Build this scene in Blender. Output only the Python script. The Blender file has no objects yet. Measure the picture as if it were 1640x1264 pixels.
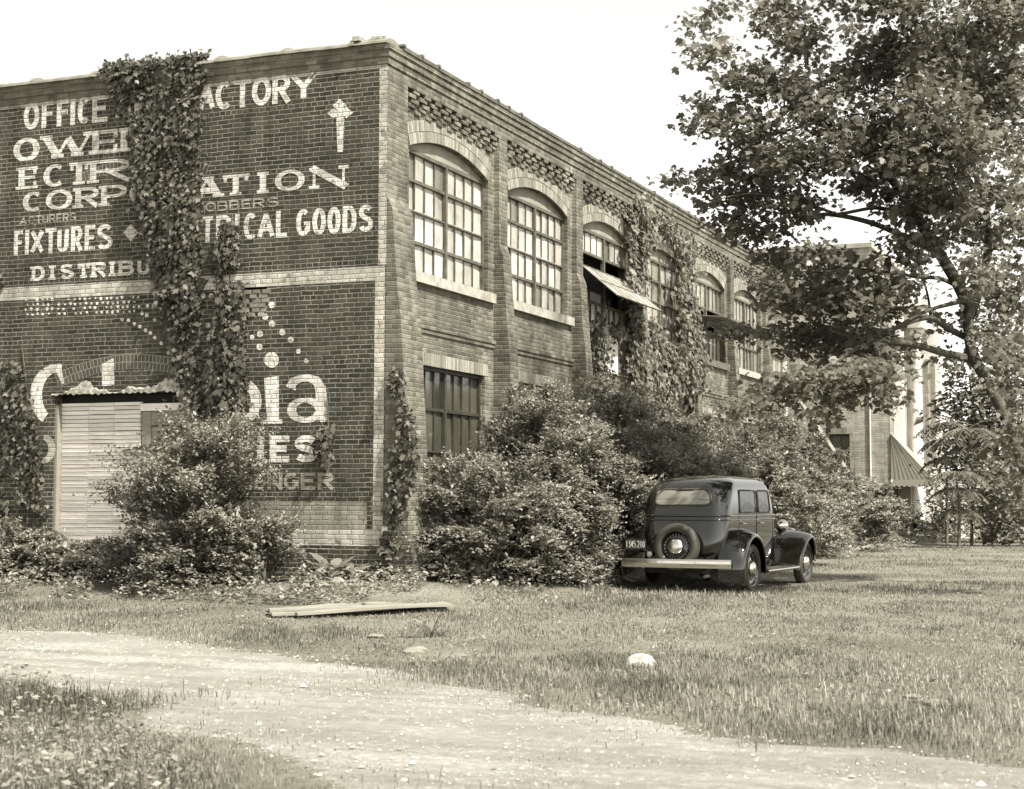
import bpy, math, random
import numpy as np
from mathutils import Vector, Matrix
R_ = math.radians
random.seed(7)
RNG = np.random.default_rng(11)

# ------------------------------------------------------------------ camera
F_PX, W_PX, H_PX, PPX, PPY = 2596.18, 1640., 1264., 834.4, 622.4
CAM = np.array([11.3659, -22.2977, 1.5])
CM = np.array([[0.9258476358, 0.3778917249, 0.0019998545],
               [0.0241039644, -0.0643351682, 0.9976372011],
               [-0.3771275038, 0.9236118397, 0.0686732521]])   # right, up, forward
scene = bpy.context.scene
camd = bpy.data.cameras.new('camera'); cam = bpy.data.objects.new('camera', camd)
scene.collection.objects.link(cam); scene.camera = cam
cam.matrix_world = Matrix(((CM[0][0], CM[1][0], -CM[2][0], CAM[0]), (CM[0][1], CM[1][1], -CM[2][1], CAM[1]),
                           (CM[0][2], CM[1][2], -CM[2][2], CAM[2]), (0, 0, 0, 1)))
camd.sensor_fit = 'HORIZONTAL'; camd.sensor_width = 36.; camd.lens = F_PX / W_PX * 36.
camd.shift_x = (W_PX / 2 - PPX) / W_PX; camd.shift_y = (PPY - H_PX / 2) / W_PX
camd.dof.use_dof = True; camd.dof.focus_distance = 27.; camd.dof.aperture_fstop = 4.5
camd.clip_start = .2; camd.clip_end = 3000.

# ------------------------------------------------------------------ light
SUN_EL, SUN_AZ = R_(56), R_(-20)            # azimuth measured from +X towards +Y
sdir = Vector((math.cos(SUN_EL) * math.cos(SUN_AZ), math.cos(SUN_EL) * math.sin(SUN_AZ), math.sin(SUN_EL)))
sd = bpy.data.lights.new('sun', 'SUN'); sd.energy = 4.4; sd.angle = R_(2.0); sd.color = (1., .975, .925)
so = bpy.data.objects.new('sun', sd); scene.collection.objects.link(so)
so.rotation_euler = sdir.to_track_quat('Z', 'Y').to_euler()
world = bpy.data.worlds.new('World'); scene.world = world; world.use_nodes = True
wn = world.node_tree; bg = wn.nodes['Background']
sky = wn.nodes.new('ShaderNodeTexSky'); sky.sky_type = 'NISHITA'; sky.sun_disc = False
sky.sun_elevation = SUN_EL; sky.sun_rotation = math.atan2(sdir.x, sdir.y)
sky.dust_density = 1.2; sky.air_density = 1.0; sky.altitude = 0
bw = wn.nodes.new('ShaderNodeRGBToBW'); tn = wn.nodes.new('ShaderNodeMixRGB'); tn.blend_type = 'MULTIPLY'
tn.inputs[0].default_value = 1.; tn.inputs[2].default_value = (1.0, .995, .945, 1)
wn.links.new(sky.outputs[0], bw.inputs[0]); wn.links.new(bw.outputs[0], tn.inputs[1]); wn.links.new(tn.outputs[0], bg.inputs[0])
bg.inputs[1].default_value = .15
scene.view_settings.view_transform = 'Standard'; scene.view_settings.look = 'None'
scene.view_settings.gamma = 1.; scene.view_settings.exposure = 1.42
scene.cycles.max_bounces = 6; scene.cycles.transparent_max_bounces = 4

# ------------------------------------------------------------------ picture <-> place helpers
def ray(x, y):
    return CM.T @ np.array([(x - PPX) / F_PX, -(y - PPY) / F_PX, 1.])
def pA(x, y, Y=0.):
    d = ray(x, y); t = (Y - CAM[1]) / d[1]; return CAM + t * d
def pB(x, y, X=0.):
    d = ray(x, y); t = (X - CAM[0]) / d[0]; return CAM + t * d
def pG(x, y, z=0.):
    d = ray(x, y); t = (z - CAM[2]) / d[2]; return CAM + t * d
def pD(x, y, depth):
    return CAM + ray(x, y) * depth
def proj(P):
    v = (np.asarray(P, float) - CAM) @ CM.T
    return np.stack([PPX + F_PX * v[..., 0] / v[..., 2], PPY - F_PX * v[..., 1] / v[..., 2], v[..., 2]], -1)
def in_poly(P, poly):
    P = np.asarray(P, float); x, y = P[:, 0], P[:, 1]; ins = np.zeros(len(P), bool)
    n = len(poly)
    for i in range(n):
        x0, y0 = poly[i]; x1, y1 = poly[(i + 1) % n]
        if y0 == y1: continue
        c = ((y0 > y) != (y1 > y)) & (x < (x1 - x0) * (y - y0) / (y1 - y0) + x0)
        ins ^= c
    return ins
class Wob:                                   # smooth random field
    def __init__(s, seed, freq, n=7):
        r = np.random.default_rng(seed); k = r.normal(size=(n, 3)); k /= np.linalg.norm(k, axis=1)[:, None]
        s.k = k * freq * r.uniform(.6, 1.8, (n, 1)); s.p = r.uniform(0, 6.28, n); s.n = n
    def __call__(s, P):
        P = np.asarray(P, float)
        if P.shape[-1] == 2: P = np.concatenate([P, np.zeros(P.shape[:-1] + (1,))], -1)
        return np.sin(P @ s.k.T + s.p).sum(-1) / math.sqrt(s.n)
def smooth(a, b, x):
    t = np.clip((x - a) / (b - a), 0, 1); return t * t * (3 - 2 * t)
def ground_z(x, y):
    x = np.asarray(x, float); y = np.asarray(y, float)
    dx = np.maximum(x, 0); dy = np.maximum(-y, 0)
    d = np.hypot(dx, dy)
    return .27 * (1 - smooth(.2, 3.2, d))

# ------------------------------------------------------------------ materials
def sep(v):
    k = .60 + .31 * math.sqrt(max(v, 0))
    return (v, v * .941, v * k, 1)
class NT:
    def __init__(s, name):
        s.m = bpy.data.materials.new(name); s.m.use_nodes = True; s.t = s.m.node_tree; s.b = s.t.nodes['Principled BSDF']
        s.geo = None
    def n(s, kind, **kw):
        nd = s.t.nodes.new(kind)
        for k, v in kw.items(): setattr(nd, k, v)
        return nd
    def put(s, sock, v):
        if isinstance(v, bpy.types.NodeSocket): s.t.links.new(v, sock)
        else: sock.default_value = v
    def math(s, op, a, b=None, c=None):
        nd = s.n('ShaderNodeMath', operation=op); s.put(nd.inputs[0], a)
        if b is not None: s.put(nd.inputs[1], b)
        if c is not None: s.put(nd.inputs[2], c)
        return nd.outputs[0]
    def G(s):
        if s.geo is None: s.geo = s.n('ShaderNodeNewGeometry')
        return s.geo
    def pos(s): return s.G().outputs['Position']
    def isl(s): return s.G().outputs['Random Per Island']
    def noise(s, scale, detail=4., vec=None, rough=.55):
        nd = s.n('ShaderNodeTexNoise'); nd.inputs['Scale'].default_value = scale; nd.inputs['Detail'].default_value = detail
        nd.inputs['Roughness'].default_value = rough
        s.t.links.new(vec if vec is not None else s.pos(), nd.inputs['Vector']); return nd.outputs[0]
    def mapr(s, v, a, b, c=0., d=1.):
        nd = s.n('ShaderNodeMapRange'); s.put(nd.inputs[0], v)
        for i, q in enumerate((a, b, c, d)): nd.inputs[i + 1].default_value = q
        return nd.outputs[0]
    def mix(s, fac, a, b, mode='MIX'):
        nd = s.n('ShaderNodeMixRGB', blend_type=mode); s.put(nd.inputs[0], fac); s.put(nd.inputs[1], a); s.put(nd.inputs[2], b)
        return nd.outputs[0]
    def bump(s, h, strength=.5, dist=.01):
        nd = s.n('ShaderNodeBump'); nd.inputs['Strength'].default_value = strength; nd.inputs['Distance'].default_value = dist
        s.t.links.new(h, nd.inputs['Height']); s.t.links.new(nd.outputs[0], s.b.inputs['Normal'])
    def col(s, v): s.put(s.b.inputs['Base Color'], v)
    def set(s, **kw):
        for k, v in kw.items(): s.put(s.b.inputs[k.replace('_', ' ')], v)
def simple(name, v, rough=.7, var=.25, scale=6., metallic=0., spec=.4, bump=0., fine=40.):
    t = NT(name); n = t.noise(scale, 6.)
    t.col(t.mix(t.mapr(n, .3, .7), sep(v * (1 - var)), sep(min(.9, v * (1 + var)))))
    t.set(Roughness=rough, Metallic=metallic, Specular_IOR_Level=spec)
    if bump: t.bump(t.noise(fine, 6.), bump, .01)
    return t.m

BC, BL = .0738, .213                          # brick course and stretcher, with joint
def brick(name, c0, c1, mortar, blotch=.35, wear=None, joint=(.0045, .0085), patch=None, bumpd=.012, headers=True, L=BL, hz=None):
    """common-bond brickwork in world space: runs along x+y, courses along z; every sixth course is headers"""
    t = NT(name)
    sx = t.n('ShaderNodeSeparateXYZ'); t.t.links.new(t.pos(), sx.inputs[0])
    wob = t.math('MULTIPLY', t.math('SUBTRACT', t.noise(2.3, 2.), .5), .030)
    wob2 = t.math('MULTIPLY', t.math('SUBTRACT', t.noise(9., 2.), .5), .016)
    u = t.math('ADD', t.math('ADD', sx.outputs[0], sx.outputs[1]), wob2); v = t.math('ADD', t.math('ADD', sx.outputs[2], wob), wob2)
    vr = t.math('DIVIDE', v, BC); row = t.math('FLOOR', vr)
    wr = t.n('ShaderNodeTexWhiteNoise', noise_dimensions='1D'); t.put(wr.inputs['W'], row)
    if headers:
        hd = t.math('LESS_THAN', t.math('FLOORED_MODULO', row, 7.), .5)
        Lr = t.math('SUBTRACT', L, t.math('MULTIPLY', hd, L * .5))
    else: Lr = L
    off = t.math('ADD', t.math('MULTIPLY', t.math('FLOORED_MODULO', row, 2.), .5), t.math('MULTIPLY', wr.outputs[0], .22))
    ur = t.math('ADD', t.math('DIVIDE', u, Lr), off); bi = t.math('FLOOR', ur)
    fu = t.math('FRACT', ur); fv = t.math('FRACT', vr)
    du = t.math('MULTIPLY', t.math('MINIMUM', fu, t.math('SUBTRACT', 1., fu)), Lr)
    dv = t.math('MULTIPLY', t.math('MINIMUM', fv, t.math('SUBTRACT', 1., fv)), BC)
    d = t.math('ADD', t.math('MINIMUM', du, dv), t.math('MULTIPLY', t.math('SUBTRACT', t.noise(38., 3.), .5), .007))
    msk = t.mapr(d, joint[0], joint[1])
    cv = t.n('ShaderNodeCombineXYZ'); t.put(cv.inputs[0], bi); t.put(cv.inputs[1], row)
    rnd = t.n('ShaderNodeTexWhiteNoise', noise_dimensions='2D'); t.t.links.new(cv.outputs[0], rnd.inputs['Vector'])
    bc = t.mix(rnd.outputs['Value'], sep(c0), sep(c1))
    big = t.mapr(t.noise(.8, 6.), .3, .7, 1 - blotch, 1 + blotch)
    fine = t.mapr(t.noise(45., 5.), .25, .75, .8, 1.2)
    bc = t.mix(1., bc, t.math('MULTIPLY', big, fine), 'MULTIPLY')
    if wear:                                   # paint worn through to (wear) colour
        w = t.mapr(t.noise(5.5, 8., rough=.68), wear[1], wear[1] + .12)
        bc = t.mix(t.math('MULTIPLY', w, t.mapr(rnd.outputs['Value'], 0., 1., .5, 1.)), bc, sep(wear[0]))
    if patch:                                  # pale scars and mended bricks
        p = t.mapr(t.noise(.55, 7., rough=.65), patch[1], patch[1] + .1)
        bc = t.mix(t.math('MULTIPLY', p, .8), bc, sep(patch[0]))
    mp = t.n('ShaderNodeMapping'); mp.inputs['Scale'].default_value = (2.6, 2.6, .28); t.t.links.new(t.pos(), mp.inputs[0])
    stk = t.mapr(t.noise(1.3, 7., mp.outputs[0], .65), .35, .68, 1.14, .66); bc = t.mix(1., bc, stk, 'MULTIPLY')
    ms = t.mix(t.mapr(t.noise(14., 4.), .3, .7), sep(mortar * .65), sep(mortar * 1.2))
    ms = t.mix(t.mapr(t.noise(1.1, 4.), .42, .62, 0., .55), ms, bc)
    ms = t.mix(1., ms, stk, 'MULTIPLY'); t.col(t.mix(msk, ms, bc)); t.set(Roughness=.85, Specular_IOR_Level=.25)
    t.bump(t.math('ADD', t.mapr(d, 0., .011), t.math('MULTIPLY', t.noise(60., 4.), .45)), .75, bumpd)
    return t.m
def leafmat(name, v0, v1, trans=.3, rough=.45, spec=.35, patch=.25):
    t = NT(name)
    c = t.mix(t.isl(), sep(v0), sep(v1))
    c = t.mix(1., c, t.mapr(t.noise(.9, 3.), .3, .7, 1 - patch, 1 + patch), 'MULTIPLY')
    t.col(c); t.set(Roughness=rough, Specular_IOR_Level=spec)
    tr = t.n('ShaderNodeBsdfTranslucent'); t.t.links.new(c, tr.inputs[0])
    mx = t.n('ShaderNodeMixShader'); mx.inputs[0].default_value = trans
    out = t.t.nodes['Material Output']
    t.t.links.new(t.b.outputs[0], mx.inputs[1]); t.t.links.new(tr.outputs[0], mx.inputs[2]); t.t.links.new(mx.outputs[0], out.inputs[0])
    return t.m
M = {}
M['brick_sign'] = brick('dark_painted_brick', .030, .068, .25, .3, wear=(.13, .66))
M['brick_front'] = brick('weathered_brick', .075, .17, .18, .42, patch=(.32, .58))
M['brick_cornice'] = brick('sooty_brick', .09, .17, .16, .35)
M['brick_far'] = brick('buff_brick', .24, .36, .34, .2, L=.4)
M['white_paint'] = brick('whitewashed_brick', .34, .50, .20, .25, wear=(.10, .52), joint=(.003, .006))
M['letter_paint'] = brick('faded_letter_paint', .50, .68, .28, .28, wear=(.10, .52), joint=(.003, .006))
M['letter_faint'] = brick('worn_letter_paint', .26, .38, .20, .3, wear=(.09, .52), joint=(.003, .006))
M['panel_paint'] = brick('grey_wash_brick', .20, .27, .14, .3, wear=(.12, .55), joint=(.002, .005))
M['stone'] = simple('pale_sill_stone', .30, .8, .3, 5., bump=.4)
M['plaster'] = simple('rough_plaster', .30, .9, .5, 14., bump=1., fine=35.)
M['coping'] = simple('coping_tile', .17, .6, .35, 3., bump=.3)
M['steel'] = simple('rusty_steel_sash', .085, .6, .4, 8.)
M['steel_dark'] = simple('dark_steel_sash', .035, .6, .4, 8.)
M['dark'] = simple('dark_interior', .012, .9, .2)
M['black_wood'] = simple('tarred_wood', .02, .9, .3)
def vouss(name, a, b):
    t = NT(name); c = t.mix(t.isl(), sep(a), sep(b)); c = t.mix(1., c, t.mapr(t.noise(25., 5.), .25, .75, .7, 1.25), 'MULTIPLY')
    t.col(c); t.set(Roughness=.85); t.bump(t.noise(50., 5.), .5, .006); return t.m
M['arch_front'] = vouss('arch_bricks', .14, .30)
M['arch_sign'] = vouss('painted_arch_bricks', .04, .08)
M['mortar'] = simple('old_mortar', .30, .9, .3, 20.)
def panes(name, a, b, rough=.28, dirt=.5):
    t = NT(name); c = t.mix(t.isl(), sep(a), sep(b)); c = t.mix(t.mapr(t.isl(), .93, .94), c, sep(a * .45))
    sm = t.mapr(t.noise(2.6, 6., rough=.62), .46, .72)
    c = t.mix(t.math('MULTIPLY', sm, dirt), c, sep(a * .35)); t.col(c)
    t.set(Roughness=t.mapr(t.noise(4., 4.), .3, .7, rough * .6, rough * 1.6), Specular_IOR_Level=.7); return t.m
M['pane_light'] = panes('frosted_pane', .28, .52)  # pale base: frosted glass, with reflected sky put into the colour
M['pane_grey'] = panes('grey_pane', .20, .36)
M['pane_dark'] = panes('shaded_pane', .05, .085, .2, .3)  # darkest copy of the pane, shade put into its colour
def boards(name, v, scale_z):
    t = NT(name); sx = t.n('ShaderNodeMapping'); sx.inputs['Scale'].default_value = (1.2, 1.2, 22.); t.t.links.new(t.pos(), sx.inputs[0])
    n = t.noise(1.6, 7., sx.outputs[0], .7); n2 = t.noise(1.1, 5.)
    c = t.mix(t.mapr(n, .35, .72), sep(min(.86, v * 1.1)), sep(v * .72)); c = t.mix(t.mapr(n2, .58, .74, 0., .5), c, sep(v * .45))
    c = t.mix(1., c, t.mapr(t.isl(), 0., 1., .82, 1.1), 'MULTIPLY')
    t.col(c); t.set(Roughness=.85); t.bump(n, .3, .005); return t.m
M['white_boards'] = boards('whitewashed_boards', .82, 20)
M['grey_boards'] = boards('grey_weathered_wood', .24, 20)
M['plank'] = boards('silvered_planks', .22, 20)
M['bark'] = simple('tree_bark', .10, .9, .45, 9., bump=1., fine=30.)
M['bark_dark'] = simple('smooth_dark_bark', .055, .85, .4, 9., bump=.6, fine=30.)
M['twig'] = simple('shrub_twigs', .09, .9, .4, 9.)
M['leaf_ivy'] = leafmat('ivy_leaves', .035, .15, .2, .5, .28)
M['leaf_ivy_pale'] = leafmat('sunlit_ivy_leaves', .10, .22, .25, .55, .25)  # paler copy of the ivy leaves, sunlight put into the colour
M['leaf_bush'] = leafmat('shrub_leaves', .11, .30, .32, .42)
M['leaf_tree'] = leafmat('maple_leaves', .085, .23, .50, .42)
M['leaf_back'] = leafmat('background_leaves', .10, .20, .35, .5)
M['weed'] = leafmat('weed_leaves', .15, .30, .3, .5)
M['white_stone'] = simple('limestone', .40, .9, .5, 9., bump=1.)
M['stone_dull'] = simple('dusty_stone', .16, .9, .35, 9., bump=.6)
M['white_wood'] = simple('white_woodwork', .66, .6, .12, 3.)
M['pipe'] = simple('white_conduit', .6, .5, .1)
M['roof'] = simple('tar_roof', .05, .9, .3)
def grassmat():
    t = NT('grass_blades'); n = t.mapr(t.noise(.6, 6., rough=.66), .40, .60)
    a = t.mix(t.isl(), sep(.05), sep(.14)); b = t.mix(t.isl(), sep(.15), sep(.34))
    c = t.mix(n, a, b); t.col(c); t.set(Roughness=.6, Specular_IOR_Level=.25)
    tr = t.n('ShaderNodeBsdfTranslucent'); t.t.links.new(c, tr.inputs[0])
    mx = t.n('ShaderNodeMixShader'); mx.inputs[0].default_value = .3
    t.t.links.new(t.b.outputs[0], mx.inputs[1]); t.t.links.new(tr.outputs[0], mx.inputs[2]); t.t.links.new(mx.outputs[0], t.t.nodes['Material Output'].inputs[0])
    return t.m
M['grass'] = grassmat()
t = NT('dry_grass_wisps'); t.col(t.mix(t.isl(), sep(.14), sep(.29))); t.set(Roughness=.6); M['wisp'] = t.m
def soil():
    t = NT('grassy_soil'); a = t.mapr(t.noise(.5, 6.), .35, .65); b = t.mapr(t.noise(9., 8., rough=.7), .3, .7)
    c = t.mix(a, sep(.13), sep(.26)); c = t.mix(t.math('MULTIPLY', b, .7), c, sep(.09)); t.col(c); t.set(Roughness=.95, Specular_IOR_Level=.1)
    t.bump(t.noise(14., 8., rough=.7), 1., .05); return t.m
M['soil'] = soil()
def dirt():
    t = NT('dirt_track'); a = t.mapr(t.noise(.9, 6., rough=.65), .38, .62); b = t.mapr(t.noise(13., 9., rough=.8), .42, .68); g = t.mapr(t.noise(55., 6., rough=.7), .3, .7)
    c = t.mix(a, sep(.34), sep(.56)); mp = t.n('ShaderNodeMapping'); mp.inputs['Rotation'].default_value = (0, 0, R_(25)); mp.inputs['Scale'].default_value = (.10, 1.5, 1.); t.t.links.new(t.pos(), mp.inputs[0])
    ln = t.mapr(t.noise(1.5, 7., mp.outputs[0], .66), .40, .62)
    c = t.mix(t.math('MULTIPLY', ln, .72), c, sep(.22)); c = t.mix(t.math('MULTIPLY', b, .6), c, sep(.18)); c = t.mix(t.math('MULTIPLY', g, .3), c, sep(.55))
    t.col(c); t.set(Roughness=.95, Specular_IOR_Level=.15); t.bump(t.math('ADD', t.math('ADD', b, t.math('MULTIPLY', g, .5)), t.math('MULTIPLY', ln, .6)), .9, .028); return t.m
M['dirt'] = dirt()
t = NT('gravel_stones'); t.col(t.mix(t.isl(), sep(.14), sep(.46))); t.set(Roughness=.9); M['gravel'] = t.m
def carpaint(name, v, rough=.09):
    t = NT(name); n = t.noise(3., 5.)
    t.col(t.mix(t.mapr(t.noise(1.6, 5.), .4, .75), sep(v), sep(v * 2.4))); t.set(Roughness=t.mapr(n, .35, .7, rough * .7, rough * 2.2), Specular_IOR_Level=.5, Coat_Weight=.8, Coat_Roughness=.02, Coat_IOR=1.5); return t.m
M['paint'] = carpaint('black_car_enamel', .006, .05)
M['rubber'] = simple('tyre_rubber', .04, .75, .25, 14.)
M['rubber_dark'] = simple('dusty_black_rubber', .05, .8, .35, 14.)
t = NT('chrome'); t.col(sep(.62)); t.set(Metallic=1., Roughness=t.mapr(t.noise(6., 5.), .35, .7, .12, .34)); M['chrome'] = t.m
t = NT('car_glass'); t.col(sep(.015)); t.set(Roughness=.04, Specular_IOR_Level=.4); M['glass'] = t.m
t = NT('sky_bright_glass'); t.col(sep(.15)); t.set(Roughness=.06, Specular_IOR_Level=1., Coat_Weight=1.); M['glass_pale'] = t.m  # pale base stands for sky seen through and mirrored in the rear window
M['plate'] = simple('plate_enamel', .03, .4, .2); M['plate_white'] = simple('plate_digits', .6, .5, .1)
M['underside'] = simple('oily_underside', .01, .8, .3)
M['lampglass'] = simple('lamp_glass', .5, .1, .1, spec=.8)
def awn():
    t = NT('striped_canvas'); sx = t.n('ShaderNodeSeparateXYZ'); tc = t.n('ShaderNodeUVMap'); t.t.links.new(tc.outputs[0], sx.inputs[0])
    f = t.math('FRACT', t.math('MULTIPLY', sx.outputs[0], 1.)); k = t.mapr(f, .48, .52)
    t.col(t.mix(k, sep(.26), sep(.14))); t.set(Roughness=.9); return t.m
M['awning'] = awn()

# ------------------------------------------------------------------ object helpers
COL = scene.collection
ORG = {}
def thing(name, label, cat, loc=(0, 0, 0), group=None, rot=None):
    o = bpy.data.objects.new(name, None); COL.objects.link(o); o.location = loc; o.empty_display_size = .3
    if rot is not None: o.rotation_euler = (0, 0, rot)
    o['label'] = label; o['category'] = cat
    if group: o['group'] = group
    ORG[o] = (np.array(loc, float), rot); return o
def tag(o, label, cat, group=None):
    o['label'] = label; o['category'] = cat
    if group: o['group'] = group
    return o
def base_of(p):
    while p is not None and p not in ORG: p = p.parent
    return ORG[p] if p is not None else (np.zeros(3), None)
def mk(name, V, Fc, mat, parent=None, smooth_=False, local=False, uv=None):
    V = np.asarray(V, float).reshape(-1, 3)
    if parent is not None and not local:
        V = V - base_of(parent)[0]
    me = bpy.data.meshes.new(name)
    if isinstance(Fc, np.ndarray):
        nf, k = Fc.shape
        me.vertices.add(len(V)); me.vertices.foreach_set('co', V.astype(np.float32).ravel())
        me.loops.add(nf * k); me.loops.foreach_set('vertex_index', Fc.astype(np.int32).ravel())
        me.polygons.add(nf); me.polygons.foreach_set('loop_start', (np.arange(nf) * k).astype(np.int32))
        me.update(calc_edges=True)
    else:
        me.from_pydata(V.tolist(), [], Fc); me.update()
    if uv is not None:
        l = me.uv_layers.new(name='UVMap'); vi = np.zeros(len(me.loops), np.int32); me.loops.foreach_get('vertex_index', vi)
        l.data.foreach_set('uv', np.asarray(uv, np.float32)[vi].ravel())
    if isinstance(mat, (list, tuple)):
        for m in mat: me.materials.append(m)
    else: me.materials.append(mat)
    if smooth_: me.polygons.foreach_set('use_smooth', np.ones(len(me.polygons), bool))
    o = bpy.data.objects.new(name, me); COL.objects.link(o)
    if parent is not None: o.parent = parent
    return o
class MB:
    def __init__(s): s.v = []; s.f = []
    def add(s, V, Fc):
        b = len(s.v); s.v += [tuple(map(float, p)) for p in V]; s.f += [tuple(i + b for i in q) for q in Fc]; return s
    def quad(s, a, b, c, d): return s.add([a, b, c, d], [(0, 1, 2, 3)])
    def box(s, x0, x1, y0, y1, z0, z1):
        V = [(x0, y0, z0), (x1, y0, z0), (x1, y1, z0), (x0, y1, z0), (x0, y0, z1), (x1, y0, z1), (x1, y1, z1), (x0, y1, z1)]
        return s.add(V, [(0, 3, 2, 1), (4, 5, 6, 7), (0, 1, 5, 4), (1, 2, 6, 5), (2, 3, 7, 6), (3, 0, 4, 7)])
    def hexa(s, P): return s.add(P, [(0, 3, 2, 1), (4, 5, 6, 7), (0, 1, 5, 4), (1, 2, 6, 5), (2, 3, 7, 6), (3, 0, 4, 7)])
    def tube(s, P, r, n=8, cap=True):
        P = np.asarray(P, float); m = len(P); r = np.broadcast_to(np.asarray(r, float), (m,))
        T = np.gradient(P, axis=0); T /= np.linalg.norm(T, axis=1)[:, None] + 1e-12
        ref = np.array([0, 0, 1.]) if abs(T[0, 2]) < .9 else np.array([1., 0, 0])
        V = []
        for i in range(m):
            a = np.cross(T[i], ref); a /= np.linalg.norm(a) + 1e-9; b = np.cross(T[i], a); ref = np.cross(a, T[i])
            for k in range(n):
                q = 2 * math.pi * k / n; V.append(P[i] + r[i] * (a * math.cos(q) + b * math.sin(q)))
        Fc = [(i * n + k, i * n + (k + 1) % n, (i + 1) * n + (k + 1) % n, (i + 1) * n + k) for i in range(m - 1) for k in range(n)]
        if cap: Fc += [tuple(range(n))[::-1], tuple((m - 1) * n + k for k in range(n))]
        return s.add(V, Fc)
    def lathe(s, prof, origin, axis, n=24):
        """prof: (radius, along); axis 'x','y' or 'z'"""
        V = []; m = len(prof)
        for r, a in prof:
            for k in range(n):
                q = 2 * math.pi * k / n; c, d = r * math.cos(q), r * math.sin(q)
                p = {'x': (a, c, d), 'y': (d, a, c), 'z': (c, d, a)}[axis]
                V.append((origin[0] + p[0], origin[1] + p[1], origin[2] + p[2]))
        Fc = [(i * n + k, i * n + (k + 1) % n, (i + 1) * n + (k + 1) % n, (i + 1) * n + k) for i in range(m - 1) for k in range(n)]
        if prof[0][0] > 1e-6: Fc.append(tuple(range(n))[::-1])
        if prof[-1][0] > 1e-6: Fc.append(tuple((m - 1) * n + k for k in range(n)))
        return s.add(V, Fc)
    def build(s, name, mat, parent=None, smooth_=False, local=False): return mk(name, s.v, s.f, mat, parent, smooth_, local)

# ------------------------------------------------------------------ ground and track
def axis_pts(lo, a, b, hi, fine, coarse_n):
    g = np.arange(a, b + 1e-6, fine); l = a - np.geomspace(fine, a - lo, coarse_n)[::-1]; h = b + np.geomspace(fine, hi - b, coarse_n)
    return np.concatenate([l, g, h])
gx = axis_pts(-900, -12, 20, 900, .4, 22); gy = axis_pts(-300, -24, 62, 1500, .4, 24)
GX, GY = np.meshgrid(gx, gy); GZ = ground_z(GX, GY)
nx, ny = len(gx), len(gy); idx = np.arange(nx * ny).reshape(ny, nx)
FQ = np.stack([idx[:-1, :-1], idx[:-1, 1:], idx[1:, 1:], idx[1:, :-1]], -1).reshape(-1, 4)
o = mk('ground', np.stack([GX, GY, GZ], -1).reshape(-1, 3), FQ, M['soil'], smooth_=True); o['kind'] = 'structure'

UP = [(-420, 985), (-60, 1000), (40, 1006), (200, 1017), (400, 1040), (600, 1064), (760, 1092), (900, 1130), (1100, 1166), (1300, 1190), (1580, 1211), (1760, 1222), (2100, 1240)]
LO = [(-420, 1080), (-60, 1088), (40, 1096), (120, 1108), (190, 1146), (260, 1172), (330, 1192), (420, 1214), (470, 1236), (540, 1290), (600, 1400)]
road_poly = [tuple(pG(x, y)[:2]) for x, y in UP] + [(17., -21.), (13., -21.5)] + [tuple(pG(x, y)[:2]) for x, y in LO[::-1]]
wr = Wob(3, 2.2); wr2 = Wob(4, 9.)
def on_road(P, ragged=.22):
    P = np.asarray(P, float); J = P + np.stack([wr(P), wr(P + 7.3)], -1) * ragged * .6 + np.stack([wr2(P), wr2(P + 3.1)], -1) * ragged * .35
    return in_poly(J, road_poly)
xs = np.arange(-14, 18, .07); ys = np.arange(-22, 0, .07); X, Y = np.meshgrid(xs, ys)
P2 = np.stack([X, Y], -1).reshape(-1, 2); keep = on_road(P2, .25).reshape(X.shape)
wz = [Wob(5, 1.2), Wob(6, 5.), Wob(8, 16.)]
rut = P2 @ np.array([.43, .90]); hz = (.011 + .006 * np.sin(rut * 3.4 + .5 * wz[0](P2 * .6)) + .004 * wz[0](P2) + .007 * wz[1](P2) + .006 * wz[2](P2)).reshape(X.shape); hz = np.maximum(hz, .004)
cell = keep[:-1, :-1] & keep[1:, :-1] & keep[:-1, 1:] & keep[1:, 1:]
def inner(c):
    v = np.zeros(X.shape, bool); v[1:-1, 1:-1] = c[:-1, :-1] & c[1:, :-1] & c[:-1, 1:] & c[1:, 1:]; return v
i1 = inner(cell); i2 = inner(i1[:-1, :-1] & i1[1:, :-1] & i1[:-1, 1:] & i1[1:, 1:]); i3 = inner(i2[:-1, :-1] & i2[1:, :-1] & i2[:-1, 1:] & i2[1:, 1:])
hz = np.where(i1, np.where(i2, np.where(i3, hz, hz * .6), np.minimum(hz * .3, .004)), -.02)
idx = np.arange(X.size).reshape(X.shape)
Q = np.stack([idx[:-1, :-1], idx[:-1, 1:], idx[1:, 1:], idx[1:, :-1]], -1)[cell]
used, inv = np.unique(Q, return_inverse=True)
o = mk('dirt_track', np.stack([X.ravel(), Y.ravel(), hz.ravel()], -1)[used], inv.reshape(-1, 4), M['dirt'], smooth_=True); o['kind'] = 'structure'

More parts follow.
